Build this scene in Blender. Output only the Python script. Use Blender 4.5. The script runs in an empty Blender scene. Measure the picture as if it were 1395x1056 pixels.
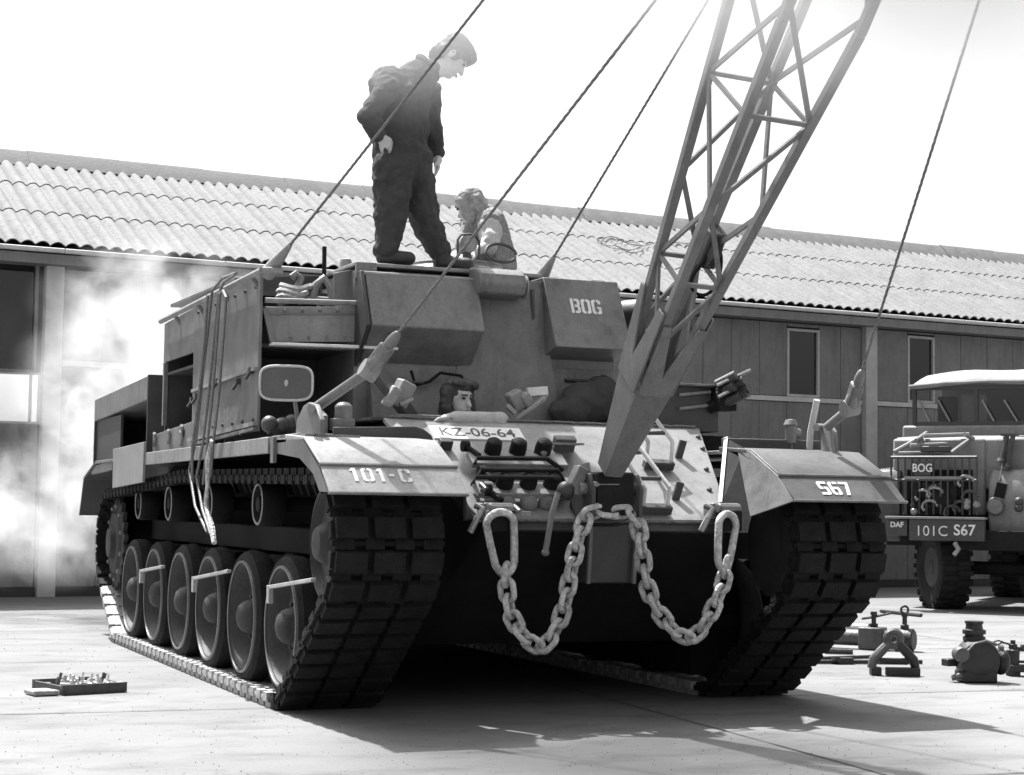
import bpy, bmesh, math, random
from mathutils import Vector, Matrix, Euler
random.seed(7)
R = math.radians
SC = bpy.context.scene
COL = SC.collection

# ------------------------------------------------------------------ camera
CAM_POS = Vector((-4.2173, -9.8009, 1.1223))
YAW, PITCH, ROLL, FPX = 0.3890, 0.0680, 0.0132, 2441.06
PW, PH = 1395.0, 1056.0
FWD = Vector((math.sin(YAW) * math.cos(PITCH), math.cos(YAW) * math.cos(PITCH), math.sin(PITCH)))
_rt = Vector((math.cos(YAW), -math.sin(YAW), 0))
_up = _rt.cross(FWD)
RGT = _rt * math.cos(ROLL) + _up * math.sin(ROLL)
UPV = -_rt * math.sin(ROLL) + _up * math.cos(ROLL)
cd = bpy.data.cameras.new("camera")
cam = bpy.data.objects.new("camera", cd)
COL.objects.link(cam)
m = Matrix((RGT, UPV, -FWD)).transposed().to_4x4()
m.translation = CAM_POS
cam.matrix_world = m
cd.sensor_fit = 'HORIZONTAL'
cd.sensor_width = 36.0
cd.lens = FPX / PW * 36.0
cd.clip_end = 3000
SC.camera = cam

# ------------------------------------------------------------------ sky, sun, exposure
SUN_EL, SUN_AZ = R(62), R(-14)          # azimuth measured from +Y towards +X
wd = bpy.data.worlds.new("World")
SC.world = wd
wd.use_nodes = True
nt = wd.node_tree
nt.nodes.clear()
sky = nt.nodes.new("ShaderNodeTexSky")
sky.sky_type = 'NISHITA'
sky.sun_disc = False
sky.sun_elevation = SUN_EL
sky.sun_rotation = SUN_AZ
sky.dust_density = 4.0
sky.air_density = 1.0
bw = nt.nodes.new("ShaderNodeRGBToBW")
bg = nt.nodes.new("ShaderNodeBackground")
bg.inputs[1].default_value = 0.13
wo = nt.nodes.new("ShaderNodeOutputWorld")
nt.links.new(sky.outputs[0], bw.inputs[0])
nt.links.new(bw.outputs[0], bg.inputs[0])
nt.links.new(bg.outputs[0], wo.inputs[0])
sl = bpy.data.lights.new("sun", 'SUN')
sl.energy = 5.0
sl.angle = R(1.0)
sl.color = (1, 1, 1)
sun = bpy.data.objects.new("sun", sl)
COL.objects.link(sun)
TO_SUN = Vector((math.sin(SUN_AZ) * math.cos(SUN_EL), math.cos(SUN_AZ) * math.cos(SUN_EL), math.sin(SUN_EL)))
sun.rotation_euler = TO_SUN.to_track_quat('Z', 'Y').to_euler()
sun.location = (0, 0, 20)
SC.view_settings.view_transform = 'Standard'
SC.view_settings.look = 'None'
SC.view_settings.gamma = 1.0
SC.view_settings.use_curve_mapping = False
SC.view_settings.exposure = 1.15
SC.cycles.use_denoising = True
SC.cycles.max_bounces = 8
SC.cycles.volume_bounces = 1
SC.cycles.volume_step_rate = 4.0
SC.cycles.use_adaptive_sampling = True

# ------------------------------------------------------------------ helpers
def ray(px, py):
    return FWD + RGT * ((px - PW / 2) / FPX) + UPV * ((PH / 2 - py) / FPX)

def at(px, py, **k):
    """a point of the place: the plane X=, Y= or Z= (metres) seen at this spot of the survey picture"""
    (a, v), = k.items()
    i = 'XYZ'.index(a)
    d = ray(px, py)
    return CAM_POS + d * ((v - CAM_POS[i]) / d[i])

def atp(px, py, pt, n, off=0.0):
    n = Vector(n).normalized()
    p = Vector(pt) + n * off
    d = ray(px, py)
    return CAM_POS + d * ((p - CAM_POS).dot(n) / d.dot(n))

MATS = {}
def mat(name, v, rough=0.6, var=0.25, scale=4.0, bump=0.0, bscale=40.0, metal=0.0, stretch=(1, 1, 1), spec=0.5, stain=0.0):
    if name in MATS:
        return MATS[name]
    mt = bpy.data.materials.new(name)
    mt.use_nodes = True
    t = mt.node_tree
    b = t.nodes["Principled BSDF"]
    b.inputs["Roughness"].default_value = rough
    b.inputs["Metallic"].default_value = metal
    b.inputs["Specular IOR Level"].default_value = spec
    tc = t.nodes.new("ShaderNodeTexCoord")
    mp = t.nodes.new("ShaderNodeMapping")
    mp.inputs["Scale"].default_value = stretch
    t.links.new(tc.outputs["Object"], mp.inputs[0])
    oi = t.nodes.new("ShaderNodeObjectInfo")
    ad = t.nodes.new("ShaderNodeVectorMath")
    ad.operation = 'ADD'
    sc_ = t.nodes.new("ShaderNodeVectorMath")
    sc_.operation = 'SCALE'
    sc_.inputs[0].default_value = (17.0, 31.0, 53.0)
    t.links.new(oi.outputs["Random"], sc_.inputs["Scale"])
    t.links.new(mp.outputs[0], ad.inputs[0])
    t.links.new(sc_.outputs[0], ad.inputs[1])
    n1 = t.nodes.new("ShaderNodeTexNoise")
    n1.inputs["Scale"].default_value = scale
    n1.inputs["Detail"].default_value = 8
    n1.inputs["Roughness"].default_value = 0.65
    t.links.new(ad.outputs[0], n1.inputs["Vector"])
    rp = t.nodes.new("ShaderNodeValToRGB")
    lo, hi = v * (1 - var), min(1.0, v * (1 + var))
    rp.color_ramp.elements[0].position = 0.32
    rp.color_ramp.elements[1].position = 0.68
    rp.color_ramp.elements[0].color = (lo, lo, lo, 1)
    rp.color_ramp.elements[1].color = (hi, hi, hi, 1)
    t.links.new(n1.outputs["Fac"], rp.inputs[0])
    out = rp.outputs[0]
    if stain > 0:
        n3 = t.nodes.new("ShaderNodeTexNoise")
        n3.inputs["Scale"].default_value = scale * 2.7
        n3.inputs["Detail"].default_value = 10
        n3.inputs["Roughness"].default_value = 0.75
        t.links.new(ad.outputs[0], n3.inputs["Vector"])
        r3 = t.nodes.new("ShaderNodeValToRGB")
        r3.color_ramp.elements[0].position = 0.55
        r3.color_ramp.elements[1].position = 0.72
        r3.color_ramp.elements[0].color = (1, 1, 1, 1)
        q = 1 - stain
        r3.color_ramp.elements[1].color = (q, q, q, 1)
        t.links.new(n3.outputs["Fac"], r3.inputs[0])
        mx = t.nodes.new("ShaderNodeMix")
        mx.data_type = 'RGBA'
        mx.blend_type = 'MULTIPLY'
        mx.inputs["Factor"].default_value = 1.0
        t.links.new(out, mx.inputs[6])
        t.links.new(r3.outputs[0], mx.inputs[7])
        out = mx.outputs[2]
    if stain > 0:
        mp5 = t.nodes.new("ShaderNodeMapping")
        mp5.inputs["Scale"].default_value = (9.0, 9.0, 0.9)
        t.links.new(ad.outputs[0], mp5.inputs[0])
        n5 = t.nodes.new("ShaderNodeTexNoise")
        n5.inputs["Scale"].default_value = 1.6
        n5.inputs["Detail"].default_value = 6
        n5.inputs["Roughness"].default_value = 0.7
        t.links.new(mp5.outputs[0], n5.inputs["Vector"])
        r5 = t.nodes.new("ShaderNodeValToRGB")
        r5.color_ramp.elements[0].position = 0.50
        r5.color_ramp.elements[1].position = 0.75
        r5.color_ramp.elements[0].color = (1, 1, 1, 1)
        q5 = 1 - 1.6 * stain if stain < 0.5 else 0.3
        r5.color_ramp.elements[1].color = (q5, q5, q5, 1)
        t.links.new(n5.outputs["Fac"], r5.inputs[0])
        m5 = t.nodes.new("ShaderNodeMix")
        m5.data_type = 'RGBA'
        m5.blend_type = 'MULTIPLY'
        m5.inputs["Factor"].default_value = 1.0
        t.links.new(out, m5.inputs[6])
        t.links.new(r5.outputs[0], m5.inputs[7])
        out = m5.outputs[2]
    n4 = t.nodes.new("ShaderNodeTexNoise")
    n4.inputs["Scale"].default_value = 70.0
    n4.inputs["Detail"].default_value = 3
    t.links.new(ad.outputs[0], n4.inputs["Vector"])
    r4 = t.nodes.new("ShaderNodeValToRGB")
    r4.color_ramp.elements[0].position = 0.3
    r4.color_ramp.elements[1].position = 0.7
    r4.color_ramp.elements[0].color = (0.82, 0.82, 0.82, 1)
    r4.color_ramp.elements[1].color = (1, 1, 1, 1)
    t.links.new(n4.outputs["Fac"], r4.inputs[0])
    m4 = t.nodes.new("ShaderNodeMix")
    m4.data_type = 'RGBA'
    m4.blend_type = 'MULTIPLY'
    m4.inputs["Factor"].default_value = 1.0
    t.links.new(out, m4.inputs[6])
    t.links.new(r4.outputs[0], m4.inputs[7])
    t.links.new(m4.outputs[2], b.inputs["Base Color"])
    rr = t.nodes.new("ShaderNodeMapRange")
    rr.inputs["To Min"].default_value = max(0.05, rough - 0.10)
    rr.inputs["To Max"].default_value = min(1.0, rough + 0.12)
    t.links.new(n1.outputs["Fac"], rr.inputs["Value"])
    t.links.new(rr.outputs[0], b.inputs["Roughness"])
    if bump > 0:
        n2 = t.nodes.new("ShaderNodeTexNoise")
        n2.inputs["Scale"].default_value = bscale
        n2.inputs["Detail"].default_value = 6
        t.links.new(ad.outputs[0], n2.inputs["Vector"])
        bp = t.nodes.new("ShaderNodeBump")
        bp.inputs["Strength"].default_value = bump
        bp.inputs["Distance"].default_value = 0.02
        t.links.new(n2.outputs["Fac"], bp.inputs["Height"])
        t.links.new(bp.outputs[0], b.inputs["Normal"])
    MATS[name] = mt
    return mt

PAINT = mat("army_paint", 0.165, 0.45, 0.28, 3.5, 0.22, 9, stain=0.25)
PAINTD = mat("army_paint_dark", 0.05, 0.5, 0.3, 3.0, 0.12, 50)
PAINTL = mat("army_paint_faded", 0.25, 0.5, 0.2, 3.5, 0.1, 50, stain=0.25)
HULLM = mat("hull_paint_shade", 0.010, 0.85, 0.35, 2.5, 0.2, 30, spec=0.15)  # near-black base colour paints in the shade under the hull
STEEL = mat("bare_steel", 0.30, 0.42, 0.25, 12, 0.1, 60, metal=0.6)
DARK = mat("oily_black_steel", 0.012, 0.75, 0.4, 8, 0.15, 50, spec=0.2)
TRACKM = mat("track_steel", 0.010, 0.78, 0.6, 9, 0.5, 40, spec=0.25)
TRACKLIT = mat("track_steel_lit_dust", 0.42, 0.6, 0.3, 9, 0.3, 40, metal=0.2)  # pale copy of the track steel: dust plus painted-in gleam of lit links
RUBBER = mat("tyre_rubber", 0.020, 0.85, 0.4, 8, 0.3, 45, spec=0.25)
WHEELM = mat("wheel_paint", 0.034, 0.62, 0.3, 7, 0.15, 40, stain=0.4)
WHITE = mat("white_stencil_paint", 0.72, 0.6, 0.12, 14, stain=0.15)
CHAINM = mat("galvanised_chain", 0.52, 0.6, 0.45, 26, 0.8, 55, metal=0.2, stain=0.45)
ROPEM = mat("wire_rope", 0.17, 0.5, 0.3, 60, 0.3, 120, metal=0.3)
LENS = mat("mirror_glass", 0.16, 0.25, 0.12, 6)
WOOD = mat("raw_wood", 0.28, 0.75, 0.25, 10, 0.2, 60, stretch=(1, 6, 6))
JIBM = mat("jib_paint", 0.16, 0.45, 0.2, 4, 0.1, 50, stain=0.2)

class MB:
    """collects shapes, builds ONE mesh object"""
    def __init__(s):
        s.v, s.f = [], []
    def add(s, vs, fs):
        o = len(s.v)
        s.v += [Vector(p) for p in vs]
        s.f += [[i + o for i in f] for f in fs]
        return s
    def box(s, c, size, rot=None):
        c = Vector(c)
        hx, hy, hz = [q / 2 for q in size]
        ps = [Vector((x, y, z)) for x in (-hx, hx) for y in (-hy, hy) for z in (-hz, hz)]
        if rot is not None:
            rm = rot if isinstance(rot, Matrix) else Euler(rot).to_matrix()
            ps = [rm @ p for p in ps]
        return s.add([p + c for p in ps], [(0, 1, 3, 2), (4, 6, 7, 5), (0, 4, 5, 1), (2, 3, 7, 6), (0, 2, 6, 4), (1, 5, 7, 3)])
    def bx(s, x0, x1, y0, y1, z0, z1):
        return s.box(((x0 + x1) / 2, (y0 + y1) / 2, (z0 + z1) / 2), (abs(x1 - x0), abs(y1 - y0), abs(z1 - z0)))
    def prism(s, pts, vec):
        pts = [Vector(p) for p in pts]
        vec = Vector(vec)
        n = len(pts)
        fs = [list(range(n))[::-1], [i + n for i in range(n)]]
        for i in range(n):
            j = (i + 1) % n
            fs.append([i, j, j + n, i + n])
        return s.add(pts + [p + vec for p in pts], fs)
    def xprof(s, prof, x0, x1):
        """profile in (y, z) pushed along X"""
        return s.prism([(x0, y, z) for y, z in prof], (x1 - x0, 0, 0))
    def bar(s, a, b, w, h, up=(0, 0, 1)):
        a, b = Vector(a), Vector(b)
        d = b - a
        L = d.length
        if L < 1e-6:
            return s
        d.normalize()
        u = Vector(up)
        sx = d.cross(u)
        if sx.length < 1e-4:
            sx = d.cross(Vector((1, 0, 0)))
        sx.normalize()
        sz = sx.cross(d)
        return s.box((a + b) / 2, (w, L, h), Matrix((sx, d, sz)).transposed())
    def tube(s, pts, r, n=8, cap=True, closed=False):
        pts = [Vector(p) for p in pts]
        rs = r if isinstance(r, (list, tuple)) else [r] * len(pts)
        k = len(pts)
        vs, fs = [], []
        prev = None
        for i, p in enumerate(pts):
            if closed:
                t = pts[(i + 1) % k] - pts[i - 1]
            else:
                t = pts[min(i + 1, k - 1)] - pts[max(i - 1, 0)]
            t.normalize()
            if prev is None:
                a = t.orthogonal().normalized()
            else:
                a = (prev - t * prev.dot(t))
                a = a.normalized() if a.length > 1e-5 else t.orthogonal().normalized()
            prev = a
            b = t.cross(a)
            for j in range(n):
                q = 2 * math.pi * j / n
                vs.append(p + (a * math.cos(q) + b * math.sin(q)) * rs[i])
        for i in range(k if closed else k - 1):
            i2 = (i + 1) % k
            for j in range(n):
                j2 = (j + 1) % n
                fs.append([i * n + j, i * n + j2, i2 * n + j2, i2 * n + j])
        if cap and not closed:
            fs.append(list(range(n))[::-1])
            fs.append([(k - 1) * n + j for j in range(n)])
        return s.add(vs, fs)
    def lathe(s, prof, c, axis, n=24, close=True):
        """prof: (radius, height along axis)"""
        ax = Vector(axis).normalized()
        a = ax.orthogonal().normalized()
        b = ax.cross(a)
        c = Vector(c)
        vs, fs = [], []
        k = len(prof)
        for r, h in prof:
            for j in range(n):
                q = 2 * math.pi * j / n
                vs.append(c + ax * h + (a * math.cos(q) + b * math.sin(q)) * max(r, 1e-4))
        for i in range(k - 1):
            for j in range(n):
                j2 = (j + 1) % n
                fs.append([i * n + j, i * n + j2, (i + 1) * n + j2, (i + 1) * n + j])
        if close:
            fs.append(list(range(n))[::-1])
            fs.append([(k - 1) * n + j for j in range(n)])
        return s.add(vs, fs)
    def ell(s, c, rad, rot=None, n=14, k=9):
        c = Vector(c)
        rm = Matrix.Identity(3) if rot is None else (rot if isinstance(rot, Matrix) else Euler(rot).to_matrix())
        vs, fs = [], []
        for i in range(k + 1):
            th = math.pi * i / k
            for j in range(n):
                ph = 2 * math.pi * j / n
                st = max(math.sin(th), 1e-3)
                vs.append(c + rm @ Vector((rad[0] * st * math.cos(ph), rad[1] * st * math.sin(ph), rad[2] * math.cos(th))))
        for i in range(k):
            for j in range(n):
                j2 = (j + 1) % n
                fs.append([i * n + j, (i + 1) * n + j, (i + 1) * n + j2, i * n + j2])
        fs.append([j for j in range(n)])
        fs.append([k * n + j for j in range(n)][::-1])
        return s.add(vs, fs)
    def caps(s, a, b, ra, rb, n=12):
        """tapered limb with round ends"""
        a, b = Vector(a), Vector(b)
        d = (b - a)
        L = max(d.length, 1e-4)
        prof = []
        for i in range(5):
            q = math.pi / 2 * i / 4
            prof.append((ra * math.sin(q), -ra * math.cos(q)))
        for i in range(5):
            q = math.pi / 2 * i / 4
            prof.append((rb * math.cos(q), L + rb * math.sin(q)))
        return s.lathe(prof, a, d, n)
    def mesh(s, name, org=(0, 0, 0), sharp=35, fix=True):
        me = bpy.data.meshes.new(name)
        o = Vector(org)
        me.from_pydata([p - o for p in s.v], [], s.f)
        if fix:
            b = bmesh.new()
            b.from_mesh(me)
            bmesh.ops.recalc_face_normals(b, faces=b.faces)
            b.to_mesh(me)
            b.free()
        me.polygons.foreach_set("use_smooth", [True] * len(me.polygons))
        me.set_sharp_from_angle(angle=R(sharp))
        me.update()
        return me
    def build(s, name, mt, parent=None, bev=0.0, sharp=35, label=None):
        org = ORG.get(root_of(parent), Vector()) if parent else Vector()
        me = s.mesh(name, org, sharp)
        me.materials.append(mt)
        o = bpy.data.objects.new(name, me)
        COL.objects.link(o)
        if parent:
            o.parent = parent
        if bev > 0:
            md = o.modifiers.new("bevel", 'BEVEL')
            md.width = bev
            md.segments = 2
            md.limit_method = 'ANGLE'
            md.angle_limit = R(40)
            md.harden_normals = False
        if label:
            o["label"] = label
        return o

ORG = {}
def root_of(o):
    while o.parent:
        o = o.parent
    return o

def tag(o, label, cat, group=None, kind=None):
    if label:
        o["label"] = label
    if cat:
        o["category"] = cat
    if group:
        o["group"] = group
    if kind:
        o["kind"] = kind
    return o

def empty(name, loc, label, cat, group=None, rz=0.0, local=False):
    o = bpy.data.objects.new(name, None)
    COL.objects.link(o)
    o.location = loc
    o.rotation_euler = (0, 0, rz)
    o.empty_display_size = 0.2
    ORG[o] = Vector() if local else Vector(loc)
    return tag(o, label, cat, group)

def solo(mb, name, mt, loc, label, cat, group=None, bev=0.0, sharp=35):
    """a thing that is one mesh, its origin at its base"""
    me = mb.mesh(name, loc, sharp)
    me.materials.append(mt)
    o = bpy.data.objects.new(name, me)
    COL.objects.link(o)
    o.location = loc
    if bev:
        md = o.modifiers.new("bevel", 'BEVEL')
        md.width = bev
        md.segments = 2
        md.limit_method = 'ANGLE'
    return tag(o, label, cat, group)

def inst(name, me, parent, loc, rot=(0, 0, 0), scale=(1, 1, 1), local=False):
    o = bpy.data.objects.new(name, me)
    COL.objects.link(o)
    o.parent = parent
    o.location = Vector(loc) if local else Vector(loc) - ORG.get(root_of(parent), Vector())
    o.rotation_euler = rot.to_euler() if isinstance(rot, Matrix) else rot
    o.scale = scale
    return o

def lettering(txt, size, mt, org, xdir, ydir, parent, name="lettering", shear=0.0, bold=0.0, sx=1.0, space=1.0):
    cu = bpy.data.curves.new("t", 'FONT')
    cu.body = txt
    cu.size = size
    cu.align_x = 'CENTER'
    cu.align_y = 'CENTER'
    cu.offset = bold
    cu.shear = shear
    cu.space_character = space
    cu.resolution_u = 4
    ob = bpy.data.objects.new("t", cu)
    COL.objects.link(ob)
    dg = bpy.context.evaluated_depsgraph_get()
    me = bpy.data.meshes.new_from_object(ob.evaluated_get(dg))
    bpy.data.objects.remove(ob)
    bpy.data.curves.remove(cu)
    X = Vector(xdir).normalized()
    Z = X.cross(Vector(ydir)).normalized()
    Y = Z.cross(X)
    ro = ORG.get(root_of(parent), Vector())
    M = Matrix((X, Y, Z)).transposed().to_4x4()
    M.translation = Vector(org) - ro + Z * 0.004
    me.transform(M @ Matrix.Diagonal((sx, 1, 1, 1)))
    me.name = name
    me.materials.clear()
    me.materials.append(mt)
    o = bpy.data.objects.new(name, me)
    COL.objects.link(o)
    o.parent = parent
    return o

def _glyph(ch):
    w, t, g = 0.56, 0.165, 0.07
    a, b = w / 2 - g / 2, w / 2 + g / 2
    left = [(a, 0), (.1, 0), (0, .1), (0, .9), (.1, 1), (a, 1), (a, 1 - t), (t + .02, 1 - t), (t, 1 - t - .03), (t, t + .03), (t + .02, t), (a, t)]
    if ch in 'O0':
        return w, [left, [(w - x, y) for x, y in left][::-1]]
    if ch == 'C':
        tr_ = [(b, 1), (w - .1, 1), (w, .9), (w, .68), (w - t, .68), (w - t, 1 - t), (b, 1 - t)]
        return w, [left, tr_, [(x, 1 - y) for x, y in tr_][::-1]]
    if ch == 'G':
        tr_ = [(b, 1), (w - .1, 1), (w, .9), (w, .70), (w - t, .70), (w - t, 1 - t), (b, 1 - t)]
        return w, [left, tr_, [(b, 0), (w - .1, 0), (w, .1), (w, .52), (b, .52), (b, .52 - t * .8), (w - t, .52 - t * .8), (w - t, t), (b, t)]]
    if ch == 'B':
        return w, [[(0, 0), (t, 0), (t, 1), (0, 1)], [(t + g, 1), (w - .1, 1), (w, .9), (w, .6), (w - .07, .5), (w, .4), (w, .1), (w - .1, 0), (t + g, 0), (t + g, t), (w - t, t), (w - t, .42), (t + g, .42), (t + g, .58), (w - t, .58), (w - t, 1 - t), (t + g, 1 - t)]]
    if ch == '1':
        return .30, [[(.1, 0), (.1 + t, 0), (.1 + t, 1), (.1, 1), (-.02, .86), (-.02, .76), (.1, .80)]]
    if ch == 'S':
        return w, [[(w, 1), (.1, 1), (0, .9), (0, .52), (.06, .43), (a, .43), (a, .43 + t), (t, .43 + t), (t, 1 - t), (w, 1 - t)], [(0, 0), (w - .1, 0), (w, .1), (w, .53), (w - .06, .43 + t), (b, .43 + t), (b, .43), (w - t, .43), (w - t, t), (0, t)]]
    if ch == '6':
        return w, [left, [(b, 1), (w, 1), (w, 1 - t), (b, 1 - t)], [(b, 0), (w - .1, 0), (w, .1), (w, .5), (w - .08, .6), (t - .01, .6), (t - .01, .6 - t), (w - t, .6 - t), (w - t, t), (b, t)]]
    if ch == '7':
        return w, [[(0, 1), (w, 1), (w, .85), (.32, 0), (.13, 0), (.38, 1 - t), (0, 1 - t)]]
    return .34, [[(.04, .42), (.30, .42), (.30, .58), (.04, .58)]]
def stencil(txt, h, mt, org, xdir, ydir, parent, sx=1.0, gap=0.12, shear=0.0):
    """stencilled characters as thin paint just proud of the plate"""
    X = Vector(xdir).normalized()
    Z = X.cross(Vector(ydir)).normalized()
    Y = Z.cross(X)
    gl_ = [_glyph(c) for c in txt]
    tot = sum(g_[0] for g_ in gl_) + gap * (len(gl_) - 1)
    x0 = -tot / 2
    mb = MB()
    for w_, polys in gl_:
        for pl in polys:
            mb.prism([Vector(org) + X * ((x0 + x + shear * (y - .5)) * h * sx) + Y * ((y - .5) * h) + Z * 0.0045 for x, y in pl], Z * -0.003)
        x0 += w_ + gap
    return mb.build("lettering", mt, parent)

# ------------------------------------------------------------------ ground
def ground_material():
    mt = bpy.data.materials.new("worn_concrete")
    mt.use_nodes = True
    t = mt.node_tree
    b = t.nodes["Principled BSDF"]
    b.inputs["Roughness"].default_value = 0.85
    b.inputs["Specular IOR Level"].default_value = 0.25
    tc = t.nodes.new("ShaderNodeTexCoord")
    mp = t.nodes.new("ShaderNodeMapping")
    mp.inputs["Rotation"].default_value = (0, 0, R(14))
    mp.inputs["Scale"].default_value = (0.50, 1.0, 1.0)
    t.links.new(tc.outputs["Object"], mp.inputs[0])
    def noise(scale, detail, vec):
        n = t.nodes.new("ShaderNodeTexNoise")
        n.inputs["Scale"].default_value = scale
        n.inputs["Detail"].default_value = detail
        n.inputs["Roughness"].default_value = 0.62
        t.links.new(vec, n.inputs["Vector"])
        return n
    def ramp(src, p0, p1, c0, c1):
        r = t.nodes.new("ShaderNodeValToRGB")
        r.color_ramp.elements[0].position = p0
        r.color_ramp.elements[1].position = p1
        r.color_ramp.elements[0].color = (c0, c0, c0, 1)
        r.color_ramp.elements[1].color = (c1, c1, c1, 1)
        t.links.new(src, r.inputs[0])
        return r.outputs[0]
    def mul(a, c):
        x = t.nodes.new("ShaderNodeMix")
        x.data_type = 'RGBA'
        x.blend_type = 'MULTIPLY'
        x.inputs["Factor"].default_value = 1
        t.links.new(a, x.inputs[6])
        t.links.new(c, x.inputs[7])
        return x.outputs[2]
    a = ramp(noise(0.9, 8, mp.outputs[0]).outputs["Fac"], 0.36, 0.62, 0.165, 0.205)
    c = ramp(noise(3.2, 10, mp.outputs[0]).outputs["Fac"], 0.50, 0.74, 1.0, 0.62)
    d = ramp(noise(60, 4, tc.outputs["Object"]).outputs["Fac"], 0.3, 0.7, 0.9, 1.06)
    w = noise(0.35, 6, tc.outputs["Object"])
    e = ramp(w.outputs["Fac"], 0.60, 0.72, 1.0, 0.82)
    v = t.nodes.new("ShaderNodeTexVoronoi")
    v.feature = 'DISTANCE_TO_EDGE'
    v.inputs["Scale"].default_value = 0.22
    nn = noise(1.5, 5, tc.outputs["Object"])
    av = t.nodes.new("ShaderNodeVectorMath")
    av.operation = 'ADD'
    t.links.new(tc.outputs["Object"], av.inputs[0])
    t.links.new(nn.outputs["Color"], av.inputs[1])
    t.links.new(av.outputs[0], v.inputs["Vector"])
    f = ramp(v.outputs["Distance"], 0.0, 0.004, 0.86, 1.0)
    oil = ramp(noise(1.1, 9, tc.outputs["Object"]).outputs["Fac"], 0.66, 0.74, 1.0, 0.6)
    o = mul(mul(mul(mul(mul(a, c), d), e), f), oil)
    t.links.new(o, b.inputs["Base Color"])
    bp = t.nodes.new("ShaderNodeBump")
    bp.inputs["Strength"].default_value = 0.25
    bp.inputs["Distance"].default_value = 0.01
    t.links.new(noise(35, 8, tc.outputs["Object"]).outputs["Fac"], bp.inputs["Height"])
    t.links.new(bp.outputs[0], b.inputs["Normal"])
    return mt

g = MB()
N = 40
g.add([(-400, -400, 0), (400, -400, 0), (400, 400, 0), (-400, 400, 0)], [(0, 1, 2, 3)])
gr = g.build("ground", ground_material())
tag(gr, "pale worn concrete yard", None, None, "structure")

JOINT = mat("dirt_filled_joint", 0.10, 0.95, 0.4, 6, 0.4, 40)
def joint(a, b, w):
    a, b = Vector(a), Vector(b)
    d = (b - a).normalized()
    n_ = Vector((-d.y, d.x, 0))
    k = int((b - a).length / 0.25)
    L_, R_ = [], []
    for i in range(k + 1):
        p = a.lerp(b, i / k) + n_ * random.uniform(-.006, .006)
        ww = w * random.uniform(0.4, 1.3)
        L_.append(p + n_ * ww + Vector((0, 0, .004)))
        R_.append(p - n_ * ww + Vector((0, 0, .004)))
    mb = MB()
    mb.add(L_ + R_, [[i, k + 1 + i, k + 2 + i, i + 1] for i in range(k)])
    o = mb.build("paving_joint", JOINT)
    return tag(o, "thin dirt-filled joint between slabs of the yard", None, None, "structure")
ja = at(0, 974, Z=0)
jd = (at(330, 966, Z=0) - ja).normalized()
jn = Vector((-jd.y, jd.x, 0))
for off in (-3.2, 0.0, 3.2, 6.4, 9.6):
    c_ = ja + jn * off
    joint(c_ - jd * 8, c_ + jd * 22, 0.008)
for off in (-1.5, 3.5, 8.5):
    c_ = ja + jd * off
    joint(c_ - jn * 6, c_ + jn * 14, 0.007)
grit = MB()
random.seed(21)
for i in range(1500):
    px_, py_ = random.uniform(-20, 1420), random.uniform(840, 1075)
    p = at(px_, py_, Z=0)
    r_ = random.uniform(.001, .0035) * (1 + 0.08 * (p - CAM_POS).length)
    b0 = len(grit.v)
    grit.add([p + Vector((r_ * math.cos(a_ + i), r_ * math.sin(a_ + i), 0.0)) for a_ in (0, 1.6, 3.1, 4.7)] + [p + Vector((0, 0, r_ * .8))], [(0, 1, 4), (1, 2, 4), (2, 3, 4), (3, 0, 4)])
go_ = grit.build("grit", mat("grit_stones", 0.10, 0.9, 0.5, 3))
tag(go_, "loose grit scattered over the concrete", "grit", None, "stuff")
random.seed(7)

# ------------------------------------------------------------------ workshop building behind
BA = R(5.5)
BO = at(60, 813, Z=0)
BU = Vector((math.cos(BA), math.sin(BA), 0))
BV = Vector((-math.sin(BA), math.cos(BA), 0))
def wall(px, py, off=0.0):
    """(u, z) on the wall plane"""
    p = atp(px, py, BO, BV, off)
    return (p - BO).dot(BU), p.z
bld = empty("workshop_building", (BO.x, BO.y, 0), "long low workshop with corrugated roof and panelled wall behind the vehicles", "building", rz=BA, local=True)
WALLM = mat("wall_panel_paint", 0.19, 0.75, 0.18, 2.5, 0.1, 30, stain=0.2)
WALLD = mat("wall_panel_dark", 0.035, 0.7, 0.25, 2.5, 0.1, 30)
WALLW = mat("white_board", 0.75, 0.6, 0.06, 3)
COLM = mat("pale_column_paint", 0.42, 0.65, 0.15, 5)
TRIM = mat("pale_trim_paint", 0.5, 0.6, 0.15, 6)
ROOFM = mat("asbestos_cement_sheet", 0.20, 0.85, 0.22, 2.2, 0.35, 18, stain=0.3)
RIDGEM = mat("ridge_cap_cement", 0.12, 0.85, 0.25, 5, 0.3, 20)
def pane_material(name, v):
    mt = bpy.data.materials.new(name)
    mt.use_nodes = True
    b = mt.node_tree.nodes["Principled BSDF"]
    b.inputs["Base Color"].default_value = (v, v, v, 1)
    b.inputs["Roughness"].default_value = 0.08
    t = mt.node_tree
    n = t.nodes.new("ShaderNodeTexNoise")
    n.inputs["Scale"].default_value = 1.7
    bp = t.nodes.new("ShaderNodeBump")
    bp.inputs["Strength"].default_value = 0.08
    t.links.new(n.outputs["Fac"], bp.inputs["Height"])
    t.links.new(bp.outputs[0], b.inputs["Normal"])
    return mt
PANE = pane_material("window_pane_dark", 0.012)
ULEFT, URIGHT = -6.0, 24.0
ZE = 4.165         # underside of the eave
RAILZ = wall(1180, 549)[1]
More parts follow.
